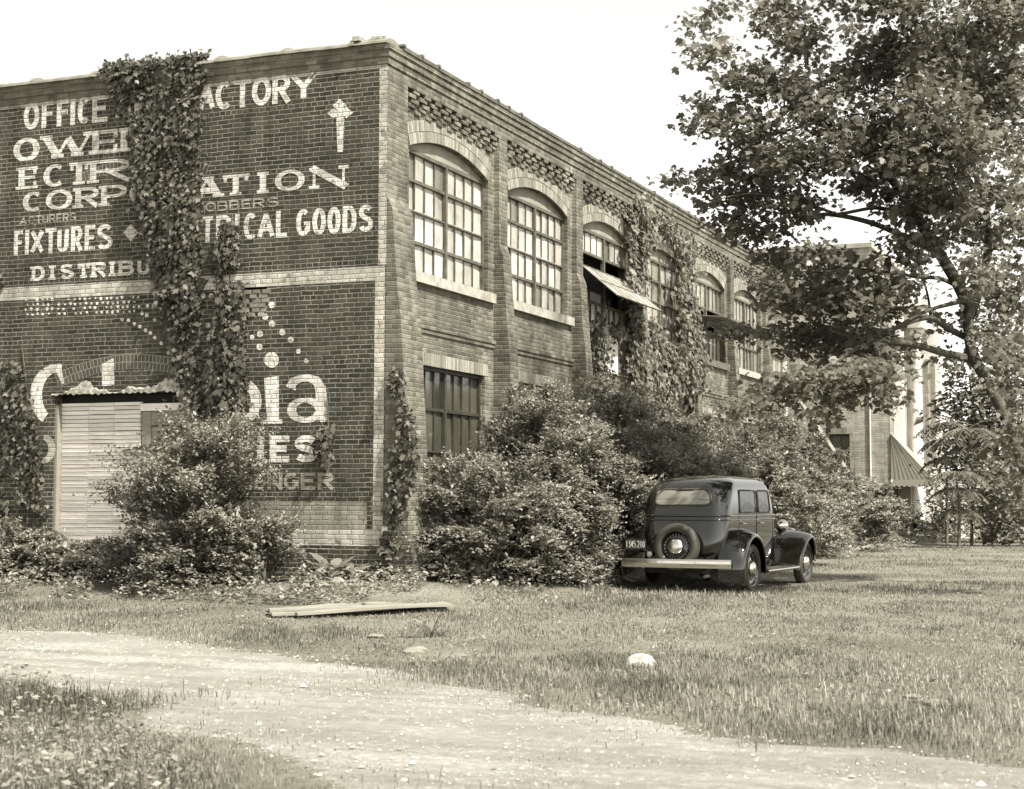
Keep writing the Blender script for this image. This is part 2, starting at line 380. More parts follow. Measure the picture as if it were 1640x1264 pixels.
# stones of the track (stuff)
def pebbles(name, P, size, mat):
    T = np.array([(1, 0, 0), (.3, .9, .1), (-.8, .5, 0), (-.7, -.6, .1), (.4, -.9, 0), (.1, .1, .62)]) ; T2 = np.array([(0, 1, 5), (1, 2, 5), (2, 3, 5), (3, 4, 5), (4, 0, 5)])
    n = len(P); a = RNG.uniform(0, 6.28, n); c, s = np.cos(a), np.sin(a)
    V = np.empty((n, 6, 3)); jit = RNG.uniform(.7, 1.3, (n, 6, 3))
    L = T[None] * jit * size[:, None, None]
    V[..., 0] = L[..., 0] * c[:, None] - L[..., 1] * s[:, None] + P[:, None, 0]
    V[..., 1] = L[..., 0] * s[:, None] + L[..., 1] * c[:, None] + P[:, None, 1]
    V[..., 2] = L[..., 2] + P[:, None, 2] + .004
    Fc = (np.arange(n)[:, None, None] * 6 + T2[None]).reshape(-1, 3)
    return mk(name, V.reshape(-1, 3), Fc, mat)
P = np.stack([RNG.uniform(-6, 14, 55000), RNG.uniform(-18, -3, 55000)], -1); P = P[on_road(P)]
o = pebbles('gravel', np.c_[P, np.full(len(P), .010)], np.exp(RNG.normal(-5.2, .55, len(P))), M['gravel']); o['kind'] = 'stuff'

# ------------------------------------------------------------------ brick factory
WL, WT, ZT, YE = -13., .35, 8.62, 25.0       # left end of the sign wall, thickness, wall top, far end of the front
fac = thing('brick_factory', 'two storey brick factory with faded painted sign wall and a row of tall arched windows', 'factory', (0, 0, 0))
def wall(name, kind, const, u0, u1, z0, z1, ops, depth, mat, parent):
    def P3(u, z, d=0.): return (u, const + d, z) if kind == 'A' else (const - d, u, z)
    mb = MB(); bp = {u0, u1}
    for p in ops:
        n = 16 if p.get('rise', 0) else 1
        bp |= {p['u0'] + (p['u1'] - p['u0']) * i / n for i in range(n + 1)}
    bp = sorted(bp)
    def ztop(p, u):
        r = p.get('rise', 0)
        if not r: return p['z1']
        w = (p['u1'] - p['u0']) / 2; c = (p['u0'] + p['u1']) / 2; Rr = (w * w + r * r) / (2 * r)
        return p['z1'] + math.sqrt(max(Rr * Rr - (u - c) ** 2, 0)) - (Rr - r)
    for a, b in zip(bp[:-1], bp[1:]):
        if b - a < 1e-6: continue
        m = (a + b) / 2; inn = sorted([p for p in ops if p['u0'] < m < p['u1']], key=lambda p: p['z0'])
        za, zb = z0, z0
        for p in inn:
            mb.quad(P3(a, za), P3(b, zb), P3(b, p['z0']), P3(a, p['z0'])); dd = p.get('d', depth)
            mb.quad(P3(a, p['z0']), P3(b, p['z0']), P3(b, p['z0'], dd), P3(a, p['z0'], dd))
            za, zb = ztop(p, a), ztop(p, b)
            mb.quad(P3(a, za, dd), P3(b, zb, dd), P3(b, zb), P3(a, za))
        mb.quad(P3(a, za), P3(b, zb), P3(b, z1), P3(a, z1))
    for p in ops:
        dd = p.get('d', depth)
        for u in (p['u0'], p['u1']):
            zt = p['z1']; mb.quad(P3(u, p['z0']), P3(u, p['z0'], dd), P3(u, zt, dd), P3(u, zt))
    return mb.build(name, mat, parent)
# sign wall (A): its openings are the boarded doorway and a knocked-out hole
DX0, DX1, DZ1 = -6.24, -3.30, 3.26
opsA = [dict(u0=DX0, u1=DX1, z0=.1, z1=DZ1, d=.22), dict(u0=-2.60, u1=-2.13, z0=4.86, z1=5.06, d=.20)]
wall('sign_wall', 'A', 0., WL, 0., -.3, ZT, opsA, .22, M['brick_sign'], fac)
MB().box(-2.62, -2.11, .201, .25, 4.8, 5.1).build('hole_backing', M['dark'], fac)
# buttress outline: battered pilaster, side faces towards the sign wall
PROF = [(0., 8.119), (0., 6.22), (.10, 6.02), (.17, 4.97), (.26, 4.3), (.37, 2.4), (.42, .85), (.46, .80), (.47, -.3)]
def buttress(name, ya, yb, xback, prof):
    mb = MB(); n = len(prof)
    V = [(xback, ya, z) for _, z in prof] + [(x, ya, z) for x, z in prof] + [(x, yb, z) for x, z in prof] + [(xback, yb, z) for _, z in prof]
    Fc = []
    for i in range(n - 1):
        Fc += [(i, i + 1, n + i + 1, n + i), (n + i, n + i + 1, 2 * n + i + 1, 2 * n + i), (2 * n + i, 2 * n + i + 1, 3 * n + i + 1, 3 * n + i)]
    Fc += [(0, n, 2 * n, 3 * n)]
    return mb.add(V, Fc).build(name, M['brick_front'] if ya > 0 else M['brick_front'], fac)
XP = -.10                                     # plane of the recessed bay panels
NB, PITCH = 6, 4.06
PW = .38
pil_y = [4.47 + PITCH * i for i in range(NB)]      # near edge of each pilaster
PROF_B = [(0., 8.119), (0., 6.12), (.08, 5.92), (.12, 5.2), (.20, 4.3), (.30, 2.4), (.34, .8), (.36, -.3)]
# corner pilaster: its sign-side face carries on the dark brick of the sign wall
n = len(PROF); cb = MB()
cb.add([(0, 0, z) for _, z in PROF] + [(x, 0, z) for x, z in PROF], [(i, i + 1, n + i + 1, n + i) for i in range(n - 1)]).build('corner_return', M['brick_cornice'], fac)
cb = MB(); yb = .72
cb.add([(x, 0, z) for x, z in PROF] + [(x, yb, z) for x, z in PROF] + [(XP - .3, yb, z) for _, z in PROF],
       [q for i in range(n - 1) for q in ((i, i + 1, n + i + 1, n + i), (n + i, n + i + 1, 2 * n + i + 1, 2 * n + i))]).build('corner_buttress', M['brick_front'], fac)
for y in pil_y: buttress('buttress', y, y + PW, XP - .3, PROF_B)
# bay panels with arched openings
bays = []
for i in range(NB):
    ya = .72 if i == 0 else pil_y[i - 1] + PW
    yb_ = pil_y[i]
    bays.append((ya, yb_))
opsB = []; wins = []
SILL, SPR, RISE = 5.20, 7.22, .27
for i, (ya, yb_) in enumerate(bays):
    w0, w1 = ya + .26, yb_ - .27
    if i == 0: w0 = .98
    opsB.append(dict(u0=w0, u1=w1, z0=SILL, z1=SPR, rise=RISE, d=.30)); wins.append((w0, w1))
    opsB.append(dict(u0=w0 + .12, u1=w1 - .12, z0=.9, z1=3.70, d=.32))
wall('front_wall', 'B', XP, .4, YE, -.3, 7.98, opsB, .30, M['brick_front'], fac)
# parapet over the bays with stepped courses, flush with the pilasters
mb = MB()
mb.box(-WT, 0., 0.002, YE, 8.12, ZT)
for k, (z, pr) in enumerate(((8.30, .022), (8.42, .044), (8.535, .066))):
    mb.box(.0005, pr, -.0, YE + pr, z, ZT)
mb.build('parapet', M['brick_front'], fac)
mb = MB()
for k, (z, pr) in enumerate(((8.305, .022), (8.42, .044), (8.535, .066))): mb.box(WL, pr, -pr * .8, -.0005, z, ZT)
mb.build('sign_wall_cornice', M['brick_cornice'], fac)
# corbel table: stepped, staggered bricks
for (ya, yb_) in bays:
    mb = MB()
    L = yb_ - ya; n = 9; s = L / n
    for r, (zo, proj_) in enumerate(((0, .035), (1, .05), (2, .065), (3, .08), (4, .095))):
        z = 7.76 + zo * BC
        for k in range(-1, n + 1):
            y0 = ya + (k + (.0, .34, .5, .2, .56)[r]) * s; y1 = y0 + s * (.5, .56, .62, .6, .52)[r]
            y0, y1 = max(y0, ya + .003), min(y1, yb_ - .003)
            if y1 - y0 < .04: continue
            dz = random.uniform(-.004, .004); dx = random.uniform(-.008, .008)
            mb.box(XP - .02, XP + proj_ + dx, y0, y1, z + .006 + dz, z + BC - .004 + dz)
    mb.box(XP - .02, -.002, ya, yb_, 7.76 + 5 * BC, 8.121)
    mb.box(XP - .02, XP + .012, ya + .01, yb_ - .01, 7.9, 8.125)
    mb.build('corbel_table', M['brick_front'], fac)
# plinth, belt courses, flat lintels of upright bricks
mb = MB(); mb.box(WL, -.001, -.045, -.0005, -.3, .74); mb.box(.0, .5, -.045, -.0005, -.3, .70); mb.build('plinth', M['brick_sign'], fac)
for i, (ya, yb_) in enumerate(bays):
    mb = MB()
    mb.box(XP + .0005, XP + .045, ya + .002, yb_ - .002, 4.30, 4.30 + BC)
    mb.box(XP + .0005, XP + .025, ya + .002, yb_ - .002, 4.30 - BC, 4.2995)
    mb.build('belt_course', M['brick_front'], fac)
def ring(mbv, mbm, c, w, zsp, rise, r0, thick, base, dirn, proud, plane):
    """upright bricks round a segmental arch; dirn 'A' or 'B'"""
    Rr = (w * w + rise * rise) / (2 * rise); zc = zsp - (Rr - rise); a = math.asin(min(1, w / Rr))
    Rin = Rr + r0; n = max(6, int(round(2 * a * (Rin + thick / 2) / BC)))
    def P3(q, rr, d):
        u = c + rr * math.sin(q); z = zc + rr * math.cos(q)
        return (u, plane - d, z) if dirn == 'A' else (plane + d, u, z)
    for k in range(n):
        q0 = -a + 2 * a * (k + .07) / n; q1 = -a + 2 * a * (k + .93) / n
        ra, rb = Rin + .004, Rin + thick - .006; pr = proud + (random.uniform(-.003, .004) if dirn == 'B' else 0)
        mbv.hexa([P3(q0, ra, -.02), P3(q1, ra, -.02), P3(q1, ra, pr), P3(q0, ra, pr), P3(q0, rb, -.02), P3(q1, rb, -.02), P3(q1, rb, pr), P3(q0, rb, pr)])
        q0 = -a + 2 * a * k / n; q1 = -a + 2 * a * (k + 1) / n
        ra, rb = Rin, Rin + thick
        e_ = .003 if dirn == 'B' else .0009; mbm.quad(P3(q0, ra, e_), P3(q1, ra, e_), P3(q1, rb, e_), P3(q0, rb, e_))
for (w0, w1) in wins:
    c, w = (w0 + w1) / 2, (w1 - w0) / 2; av, am = MB(), MB()
    for k in range(2): ring(av, am, c, w, SPR, RISE, .002 + k * .185, .18, 0, 'B', .012, XP)
    a_ = av.build('window_arch', M['arch_front'], fac); am.build('arch_mortar', M['mortar'], a_)
for i, (w0, w1) in enumerate(wins):
    lt, lm = MB(), MB()
    a, b = w0 + .0, w1 - .0; n = int((b - a) / BC)
    for k in range(n):
        y0 = a + (b - a) * (k + .06) / n; y1 = a + (b - a) * (k + .94) / n
        lt.box(XP - .02, XP + .010 + random.uniform(-.003, .004), y0, y1, 3.705, 3.91)
    lm.quad((XP + .003, a, 3.702), (XP + .003, b, 3.702), (XP + .003, b, 3.915), (XP + .003, a, 3.915))
    l_ = lt.build('flat_lintel', M['arch_front'], fac); lm.build('lintel_mortar', M['mortar'], l_)

# windows -------------------------------------------------
XG = XP - .13
def sash_window(i, w0, w1, z0, z1, rise, rows, cols, kinds, pane_mat, dark_rows=(), frame_mat='steel', sillpart=True, missing=()):
    """steel window in the bay: frame with bars, one pane mesh, tympanum, sill"""
    fr = MB(); pn = MB(); H = z1 - z0; Wd = w1 - w0; c = (w0 + w1) / 2
    fr.box(XG - .02, XG + .05, w0, w0 + .05, z0, z1); fr.box(XG - .02, XG + .05, w1 - .05, w1, z0, z1)
    fr.box(XG - .02, XG + .055, w0 + .05, w1 - .05, z1 - .06, z1); fr.box(XG - .02, XG + .055, w0 + .05, w1 - .05, z0, z0 + .05)
    fr.box(XG - .02, XG + .06, c - .036, c + .036, z0 + .05, z1 - .06)
    for r in range(rows + 1):
        z = z0 + H * r / rows
        if 0 < r < rows:
            th = .026 if r in (1, rows - 1) else .013
            for (p, q) in ((w0 + .05, c - .045), (c + .045, w1 - .05)): fr.box(XG - .01, XG + .045, p, q, z - th, z + th)
    for half in (0, 1):
        p, q = (w0 + .05, c - .045) if half == 0 else (c + .045, w1 - .05)
        for k in range(cols + 1):
            y = p + (q - p) * k / cols
            if 0 < k < cols:
                for r in range(rows):
                    if r in dark_rows: continue
                    za, zb = z0 + H * r / rows, z0 + H * (r + 1) / rows
                    fr.box(XG - .008, XG + .03, y - .0095, y + .0095, za + .04, zb - .04)
        for r in range(rows):
            if r in dark_rows: continue
            for k in range(cols):
                if (half, r, k) in missing: continue
                y0 = p + (q - p) * k / cols; y1 = p + (q - p) * (k + 1) / cols; za, zb = z0 + H * r / rows, z0 + H * (r + 1) / rows
                tx, tz = random.uniform(-.012, .012), random.uniform(-.012, .012)
                pn.quad((XG + tx, y0, za), (XG - tx, y1, za), (XG - tx + tz, y1, zb), (XG + tx + tz, y0, zb))
    win = fr.build('window', M[frame_mat], fac)
    pn.build('pane', M[pane_mat], win)
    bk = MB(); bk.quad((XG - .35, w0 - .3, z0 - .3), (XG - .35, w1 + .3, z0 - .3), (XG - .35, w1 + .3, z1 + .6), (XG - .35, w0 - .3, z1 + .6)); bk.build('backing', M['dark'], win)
    if rise:
        Rr = ((Wd / 2) ** 2 + rise ** 2) / (2 * rise); n = 16; tb = MB()
        for k in range(n):
            ya, yb_ = w0 + Wd * k / n, w0 + Wd * (k + 1) / n
            f = lambda y: z1 + math.sqrt(max(Rr * Rr - (y - c) ** 2, 0)) - (Rr - rise)
            tb.quad((XG + .03, ya, z1), (XG + .03, yb_, z1), (XG + .03, yb_, f(yb_)), (XG + .03, ya, f(ya)))
        tb.build('tympanum', M['grey_boards'], win)
    if sillpart:
        MB().box(XG + .02, XP + .075, w0 - .02, w1 + .22, z0 - .17, z0 - .002).build('sill', M['stone'], win)
    return win
upper = []
upper.append(sash_window(0, *wins[0], SILL, SPR, RISE, 4, 4, '', 'pane_light'))
upper.append(sash_window(1, *wins[1], SILL, SPR, RISE, 4, 4, '', 'pane_light', missing=((0, 0, 0),)))
upper.append(sash_window(2, *wins[2], SILL, SPR, RISE, 4, 4, '', 'pane_light', dark_rows=(1, 2)))
upper.append(sash_window(3, *wins[3], SILL, SPR, RISE, 4, 3, '', 'pane_grey'))
upper.append(sash_window(4, *wins[4], SILL, SPR, RISE, 3, 4, '', 'pane_grey', dark_rows=(1,)))
upper.append(sash_window(5, *wins[5], SILL, SPR, RISE, 3, 4, '', 'pane_grey', missing=((0, 1, 0), (0, 1, 1))))
def open_sash(win, w0, w1, zc, lo, out, drop, name='open_sash'):
    n = 6; mb = MB(); gl = MB()
    A0, A1 = np.array([XG + .05, w0 + .06, zc]), np.array([XG + .05, w1 - .06, zc]); D = np.array([out, 0, -drop])
    for k in range(n + 1):
        p = A0 + (A1 - A0) * k / n; mb.tube([p, p + D], .016, 4)
    for e in (0, .5, 1): mb.tube([A0 + D * e, A1 + D * e], .018, 4)
    V = []
    for k in range(n):
        a, b = A0 + (A1 - A0) * (k + .04) / n, A0 + (A1 - A0) * (k + .96) / n
        gl.quad(a, b, b + D, a + D)
    s = mb.build(name, M['steel'], win); gl.build('sash_glass', M['pane_grey'], s); return s
open_sash(upper[2], *wins[2], 6.42, 0, .82, .70)
open_sash(upper[4], *wins[4], 6.20, 0, .85, .06)
for i, (w0, w1) in enumerate(wins):
    if i == 0: sash_window(i, w0 + .12, w1 - .12, .9, 3.70, 0, 4, 4, '', 'pane_dark', frame_mat='steel_dark', sillpart=False)
    elif i == 2: sash_window(i, w0 + .12, w1 - .12, .9, 3.70, 0, 4, 4, '', 'pane_light', sillpart=False)
    else: sash_window(i, w0 + .12, w1 - .12, .9, 3.70, 0, 4, 4, '', 'pane_dark', frame_mat='steel_dark', sillpart=False)
# white panel standing in for sky reflected in the third bay's window
MB().box(XP + .02, XP + .06, 10.4, 11.25, 4.25, 5.05).build('white_board', M['white_wood'], fac)
# unseen roof and back walls, added to keep light out of the interior
mb = MB(); mb.box(WL, -WT, WT, YE, 8.0, 8.1); mb.build('roof', M['roof'], fac)
mb = MB(); mb.box(WL, XP - .31, YE - .3, YE - .002, -.3, ZT - .05); mb.box(WL, WL + .3, .3, YE - .3, -.3, ZT - .05); mb.build('rear_wall', M['brick_front'], fac)
MB().box(XP - .3, 0, YE - .25, YE - .001, 7.9, 8.11).build('parapet_end', M['brick_front'], fac)
mb = MB(); mb.box(WL, -WT - .001, .01, WT, 8.05, ZT); mb.build('sign_parapet', M['brick_sign'], fac)
# coping tiles
cp = MB(); ln = .62; n = int((-WL) / ln)
for k in range(n):
    x1 = .02 - k * ln; x0 = x1 - ln + .015; z = ZT + random.uniform(-.006, .008)
    V = []
    for x in (x0, x1):
        for q in np.linspace(0, math.pi, 9): V.append((x, .14 - .235 * math.cos(q), z + .002 + .105 * math.sin(q)))
    cp.add(V, [(j, j + 1, 9 + j + 1, 9 + j) for j in range(8)] + [(0, 9, 17, 8), tuple(range(9))[::-1], tuple(range(9, 18))])
    if k % 2 == 0:
        V = []
        for x in (x0 - .05, x0 + .03):
            for q in np.linspace(0, math.pi, 9): V.append((x, .14 - .255 * math.cos(q), z + .002 + .15 * math.sin(q)))
        cp.add(V, [(j, j + 1, 9 + j + 1, 9 + j) for j in range(8)] + [(0, 9, 17, 8), tuple(range(9))[::-1], tuple(range(9, 18))])
cp.build('coping', M['coping'], fac)
cp = MB(); y = .4
while y < YE - .2:
    l = random.uniform(.5, .75); z = ZT + random.uniform(-.004, .006); tlt = random.uniform(-.006, .010)
    cp.hexa([(-.36, y, z), (.085, y, z), (.085, y + l - .012, z), (-.36, y + l - .012, z), (-.36, y, z + .075), (.10, y, z + .05 + tlt), (.10, y + l - .012, z + .05), (-.36, y + l - .012, z + .075)])
    if random.random() < .5: cp.box(.0, .115, y - .04, y + .03, z + .052, z + .085)
    y += l
cp.build('coping', M['coping'], fac)
mb = MB()
for k in range(10):
    x = random.uniform(-.55, -.05); y = random.uniform(-.05, .2); s = random.uniform(.03, .08); mb.box(x - s, x + s, y - s * .7, y + s * .7, ZT + .08, ZT + .11 + s * .6)
mb.build('loose_mortar', M['plaster'], fac)

# doorway in the sign wall --------------------------------
DY = .13
sl = MB(); z = .15; k = 0
x0, x1 = DX0 + .04, -4.60
while z < 3.06:
    h = random.uniform(.060, .075); dy = random.uniform(-.006, .006); cuts = [x0, x0 + .56, x0 + 1.08, x1]
    for a, b in zip(cuts[:-1], cuts[1:]):
        e = random.uniform(-.004, .004)
        sl.hexa([(a + .003, DY + dy + .02, z + e), (b - .003, DY + dy + .02, z + e), (b - .003, DY + .08, z + e), (a + .003, DY + .08, z + e),
                 (a + .003, DY + dy, z + h - .012 + e), (b - .003, DY + dy, z + h - .012), (b - .003, DY + .08, z + h - .008), (a + .003, DY + .08, z + h - .008)])
    z += h
dr = sl.build('slatted_boarding', M['white_boards'], fac)
MB().box(DX0 + .001, DX0 + .05, .03, DY + .09, .1, 3.08).build('door_post', M['plank'], fac); MB().box(-4.60, DX1 - .001, DY + .0, DY + .09, 2.96, 3.08).build('door_head', M['white_boards'], fac)
mb = MB(); mb.box(-4.57, -4.40, DY + .02, DY + .085, .12, 2.955); mb.box(-4.40, DX1 - .002, DY + .03, DY + .085, 2.72, 2.955); mb.box(-4.40, DX1 - .002, DY + .045, DY + .085, 2.14, 2.70)
mb.box(-4.40, DX1 - .002, DY + .055, DY + .085, .12, 2.12); mb.box(-4.40, DX1 - .003, DY + .02, DY + .05, 2.08, 2.15); d_ = mb.build('door', M['grey_boards'], fac)
mb = MB(); mb.add([(-4.98, DY - .03, 2.30), (-4.56, DY - .045, 2.38), (-4.16, DY - .03, 2.33), (-4.56, DY - .045, 2.24), (-4.98, DY - .015, 2.30), (-4.56, DY - .015, 2.38), (-4.16, DY - .015, 2.33), (-4.56, DY - .015, 2.24)],
                  [(0, 1, 2, 3), (7, 6, 5, 4), (0, 4, 5, 1), (1, 5, 6, 2), (2, 6, 7, 3), (3, 7, 4, 0)])
mb.build('hasp', M['steel'], d_)
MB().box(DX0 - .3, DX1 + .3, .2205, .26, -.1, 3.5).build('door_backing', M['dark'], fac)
# rough mended head over the doorway: arch bricks and plaster
av, am = MB(), MB(); c, w = -4.72, 1.42
for k in range(2): ring(av, am, c, w, 3.34, .28, .03 + k * .125, .12, 0, 'A', .0019, 0.)
a_ = av.build('door_arch', M['arch_sign'], fac); am.build('arch_mortar', M['mortar'], a_)
av, am = MB(), MB(); ring(av, am, -4.6, 1.3, 6.80, .20, 0, .17, 0, 'A', .0019, 0.)
a_ = av.build('blocked_window_arch', M['arch_sign'], fac); am.build('arch_mortar', M['mortar'], a_)
mb = MB(); n = 150; wz_ = Wob(21, 3.); wz2 = Wob(22, 14.); wz4 = Wob(23, 40.)
V = []; 
for k in range(n + 1):
    x = DX0 - .06 + (DX1 - DX0 + .1) * k / n; q = np.array([[x, 0., 0.]])
    bump_ = .055 + .035 * wz_(q)[0] + .035 * wz2(q)[0] + .02 * wz4(q)[0] + (.20 * math.exp(-((x + 5.62) / .22) ** 2)) + .10 * math.exp(-((x + 3.9) / .25) ** 2)
    V += [(x, -.016 + .004 * wz4(q + 2.)[0], DZ1 - .005 + .012 * wz4(q + 9.)[0]), (x, -.014 + .006 * wz2(q + 5.)[0], DZ1 + max(.008, bump_) * .7), (x, -.0012, DZ1 + max(.012, bump_))]
mb.add(V, [(3 * k + j, 3 * k + 3 + j, 3 * k + 4 + j, 3 * k + 1 + j) for k in range(n) for j in (0, 1)]).build('plaster_patch', M['plaster'], fac)
pv, pm = MB(), MB()
for r in range(6):
    for k in range(3):
        x = -2.62 + k * .17 + (r % 2) * .06 + random.uniform(-.02, .02)
        if x > -2.18: continue
        pv.box(x, x + random.uniform(.10, .17), -.012 + random.uniform(-.006, .008), .001, 4.42 + r * BC + .006, 4.42 + (r + 1) * BC - .008)
pv.build('rough_brick_patch', M['arch_front'], fac)

# ------------------------------------------------------------------ painted lettering on the sign wall
def arc(cx, cy, rx, ry, a0, a1, n=18):
    return [(cx + rx * math.cos(R_(a0 + (a1 - a0) * i / n)), cy + ry * math.sin(R_(a0 + (a1 - a0) * i / n))) for i in range(n + 1)]
GL = {
 'O': [arc(.5, .5, .5, .5, 0, 360, 32)], 'C': [arc(.5, .5, .5, .5, 48, 312, 26)],
 'G': [arc(.5, .5, .5, .5, 50, 330, 26), [(.58, .46), (1, .46), (1, .1)]],
 'F': [[(0, 0), (0, 1)], [(0, 1), (1, 1)], [(0, .52), (.8, .52)]], 'I': [[(.5, 0), (.5, 1)]],
 'E': [[(0, 0), (0, 1)], [(0, 1), (1, 1)], [(0, .52), (.8, .52)], [(0, 0), (1, 0)]], 'L': [[(0, 1), (0, 0)], [(0, 0), (1, 0)]],
 'A': [[(0, 0), (.5, 1)], [(.5, 1), (1, 0)], [(.2, .32), (.8, .32)]], 'T': [[(.5, 0), (.5, 1)], [(0, 1), (1, 1)]],
 'R': [[(0, 0), (0, 1)], [(0, 1), (.55, 1)] + arc(.55, .75, .45, .25, 90, -90, 12)[1:] + [(0, .5)], [(.45, .5), (1, 0)]],
 'P': [[(0, 0), (0, 1)], [(0, 1), (.55, 1)] + arc(.55, .73, .45, .27, 90, -90, 12)[1:] + [(0, .46)]],
 'B': [[(0, 0), (0, 1)], [(0, 1), (.5, 1)] + arc(.5, .77, .42, .23, 90, -90, 12)[1:] + [(0, .54)], [(0, .54), (.55, .54)] + arc(.55, .27, .45, .27, 90, -90, 12)[1:] + [(0, 0)]],
 'D': [[(0, 0), (0, 1)], [(0, 1), (.45, 1)] + arc(.45, .5, .55, .5, 90, -90, 16)[1:] + [(0, 0)]],
 'U': [[(0, 1), (0, .3)] + arc(.5, .3, .5, .3, 180, 360, 14)[1:] + [(1, 1)]], 'X': [[(0, 0), (1, 1)], [(0, 1), (1, 0)]],
 'Y': [[(0, 1), (.5, .48)], [(1, 1), (.5, .48)], [(.5, .48), (.5, 0)]], 'N': [[(0, 0), (0, 1)], [(0, 1), (1, 0)], [(1, 0), (1, 1)]],
 'W': [[(0, 1), (.27, 0)], [(.27, 0), (.5, .85)], [(.5, .85), (.73, 0)], [(.73, 0), (1, 1)]],
 'S': [arc(.5, .75, .48, .25, 25, 200, 12) + [(.3, .55), (.7, .46)] + arc(.5, .25, .5, .25, 20, -155, 12)],
}
class Paint:
    def __init__(s): s.mb = MB(); s.k = 0
    def ribbon(s, P, thick, thin):
        P = np.asarray(P, float); m = len(P)
        closed = m > 3 and np.allclose(P[0], P[-1])
        T = np.zeros_like(P)
        if closed:
            Q = P[:-1]; Tc = np.roll(Q, -1, 0) - np.roll(Q, 1, 0); T[:-1] = Tc; T[-1] = Tc[0]
        else: T = np.gradient(P, axis=0)
        T /= np.linalg.norm(T, axis=1)[:, None] + 1e-9
        wd = thin + (thick - thin) * np.abs(T[:, 1]) ** 1.3
        N = np.stack([-T[:, 1], T[:, 0]], -1) * (wd / 2)[:, None]
        s.k += 1; d = -.0025 - .00045 * (s.k % 7)
        V = [(p[0], d, p[1]) for p in P + N] + [(p[0], d, p[1]) for p in P - N]
        s.mb.add(V, [(i, i + 1, m + i + 1, m + i) for i in range(m - 1)])
    def glyph(s, ch, x0, x1, z0, z1, thick, thin, serif):
        hx, hz = thick / 2, thin / 2
        if ch in 'AXVWYN' : hx = thick * .42
        f = lambda p: (x0 + hx + p[0] * max(x1 - x0 - 2 * hx, .001), z0 + hz + p[1] * (z1 - z0 - 2 * hz))
        for st in GL[ch]:
            P = [f(p) for p in st]
            tk, tn_ = thick, thin
            if serif and ch in 'AWN':
                up = (st[-1][0] - st[0][0]) * (st[-1][1] - st[0][1])
                if (ch in 'AW' and up > 0) or (ch == 'N' and abs(up) < 1e-6): tk, tn_ = thick * .42, thin
                else: tk, tn_ = thick * 1.1, thick * .9
            if len(P) == 2 and ch not in 'AXWYN': pass
            if len(P) == 2:                     # run straight strokes out to the letter's edge
                a, b = np.array(P[0]), np.array(P[1]); dr_ = (b - a) / (np.linalg.norm(b - a) + 1e-9)
                e = hz if abs(dr_[1]) > .5 else hx
                if ch in 'EFLT' or ch in 'IRPBDN': P = [tuple(a - dr_ * e * (1 if abs(dr_[1]) > .5 else .9)), tuple(b + dr_ * e)]
            s.ribbon(P, tk, tn_)
            if serif and ch not in 'OCGSU' and len(st) == 2:
                for p in st:
                    if p[1] in (0, 1) and abs(st[0][1] - st[1][1]) > .5:
                        q = f(p); zz = q[1]; L = thick * (.95 if ch != 'N' else .8)
                        s.ribbon([(q[0] - L, zz), (q[0] + L, zz)], thin, thin)
                    elif abs(st[0][1] - st[1][1]) < .01 and p[0] == 1 and ch in 'EFLT':
                        q = f(p); sgn = -1 if p[1] > .9 else (1 if p[1] < .1 else 0)
                        if sgn: s.ribbon([(q[0], q[1]), (q[0], q[1] + sgn * (z1 - z0) * .28)], thin * 1.3, thin)
            if serif and ch == 'T' and abs(st[0][1] - st[1][1]) < .01:
                q = f((0, 1)); s.ribbon([(q[0], q[1]), (q[0], q[1] - (z1 - z0) * .28)], thin * 1.3, thin)
    def poly(s, pts):
        s.k += 1; d = -.0025 - .00045 * (s.k % 7)
        s.mb.add([(x, d, z) for x, z in pts], [tuple(range(len(pts)))])
Z1 = lambda x, y: (30 + x / 2.6452, 40 + y / 2.6452)
Z2 = lambda x, y: (30 + x / 2.634, 440 + y / 2.634)
def wallz(Z, x, y): p = pA(*Z(x, y)); return p[0], p[2]
def text_line(letters, Z, refs, thick, thin, serif=False, mat='letter_paint', words='faded painted words'):
    zt = np.mean([wallz(Z, r[0], r[1])[1] for r in refs]); zb = np.mean([wallz(Z, r[0], r[2])[1] for r in refs]); ym = np.mean([(r[1] + r[2]) / 2 for r in refs])
    h = zt - zb; rx = [r[0] for r in refs]; rm = [(r[1] + r[2]) / 2 for r in refs]
    wid = np.median([b - a for _, a, b in letters]); groups = [[]]
    for i, L in enumerate(letters):
        if i and L[1] - letters[i - 1][2] > .55 * wid: groups.append([])
        groups[-1].append(L)
    for g in groups:
        p = Paint()
        for ch, a, b in g:
            yy = np.interp((a + b) / 2, rx, rm)
            xa, xb = wallz(Z, a, yy)[0], wallz(Z, b, yy)[0]
            p.glyph(ch, xa, xb, zb, zt, thick * h, thin * h, serif)
        o = p.mb.build('painted_word', M[mat], fac); o['label'] = 'painted letters ' + ''.join(q[0] for q in g)
text_line([('O', 22, 88), ('F', 98, 150), ('F', 162, 214), ('I', 217, 242), ('C', 250, 306), ('E', 312, 378), ('A', 412, 482), ('N', 492, 552), ('D', 560, 622),
           ('F', 700, 755), ('A', 762, 832), ('C', 834, 908), ('T', 912, 985), ('O', 988, 1070), ('R', 1075, 1150), ('Y', 1152, 1262)], Z1,
          [(240, 314, 428), (1030, 214, 336)], .21, .18, words='painted words OFFICE AND FACTORY')
text_line([('O', -22, 90), ('W', 105, 312), ('E', 312, 424), ('R', 432, 560)], Z1, [(300, 452, 552)], .34, .16, True, words='painted letters OWER in wide serif')
text_line([('E', 0, 82), ('C', 105, 205), ('T', 212, 300), ('R', 302, 470), ('I', 478, 532), ('C', 560, 640)], Z1, [(300, 578, 672)], .34, .14, True, words='painted letters ECTRIC in wide serif')
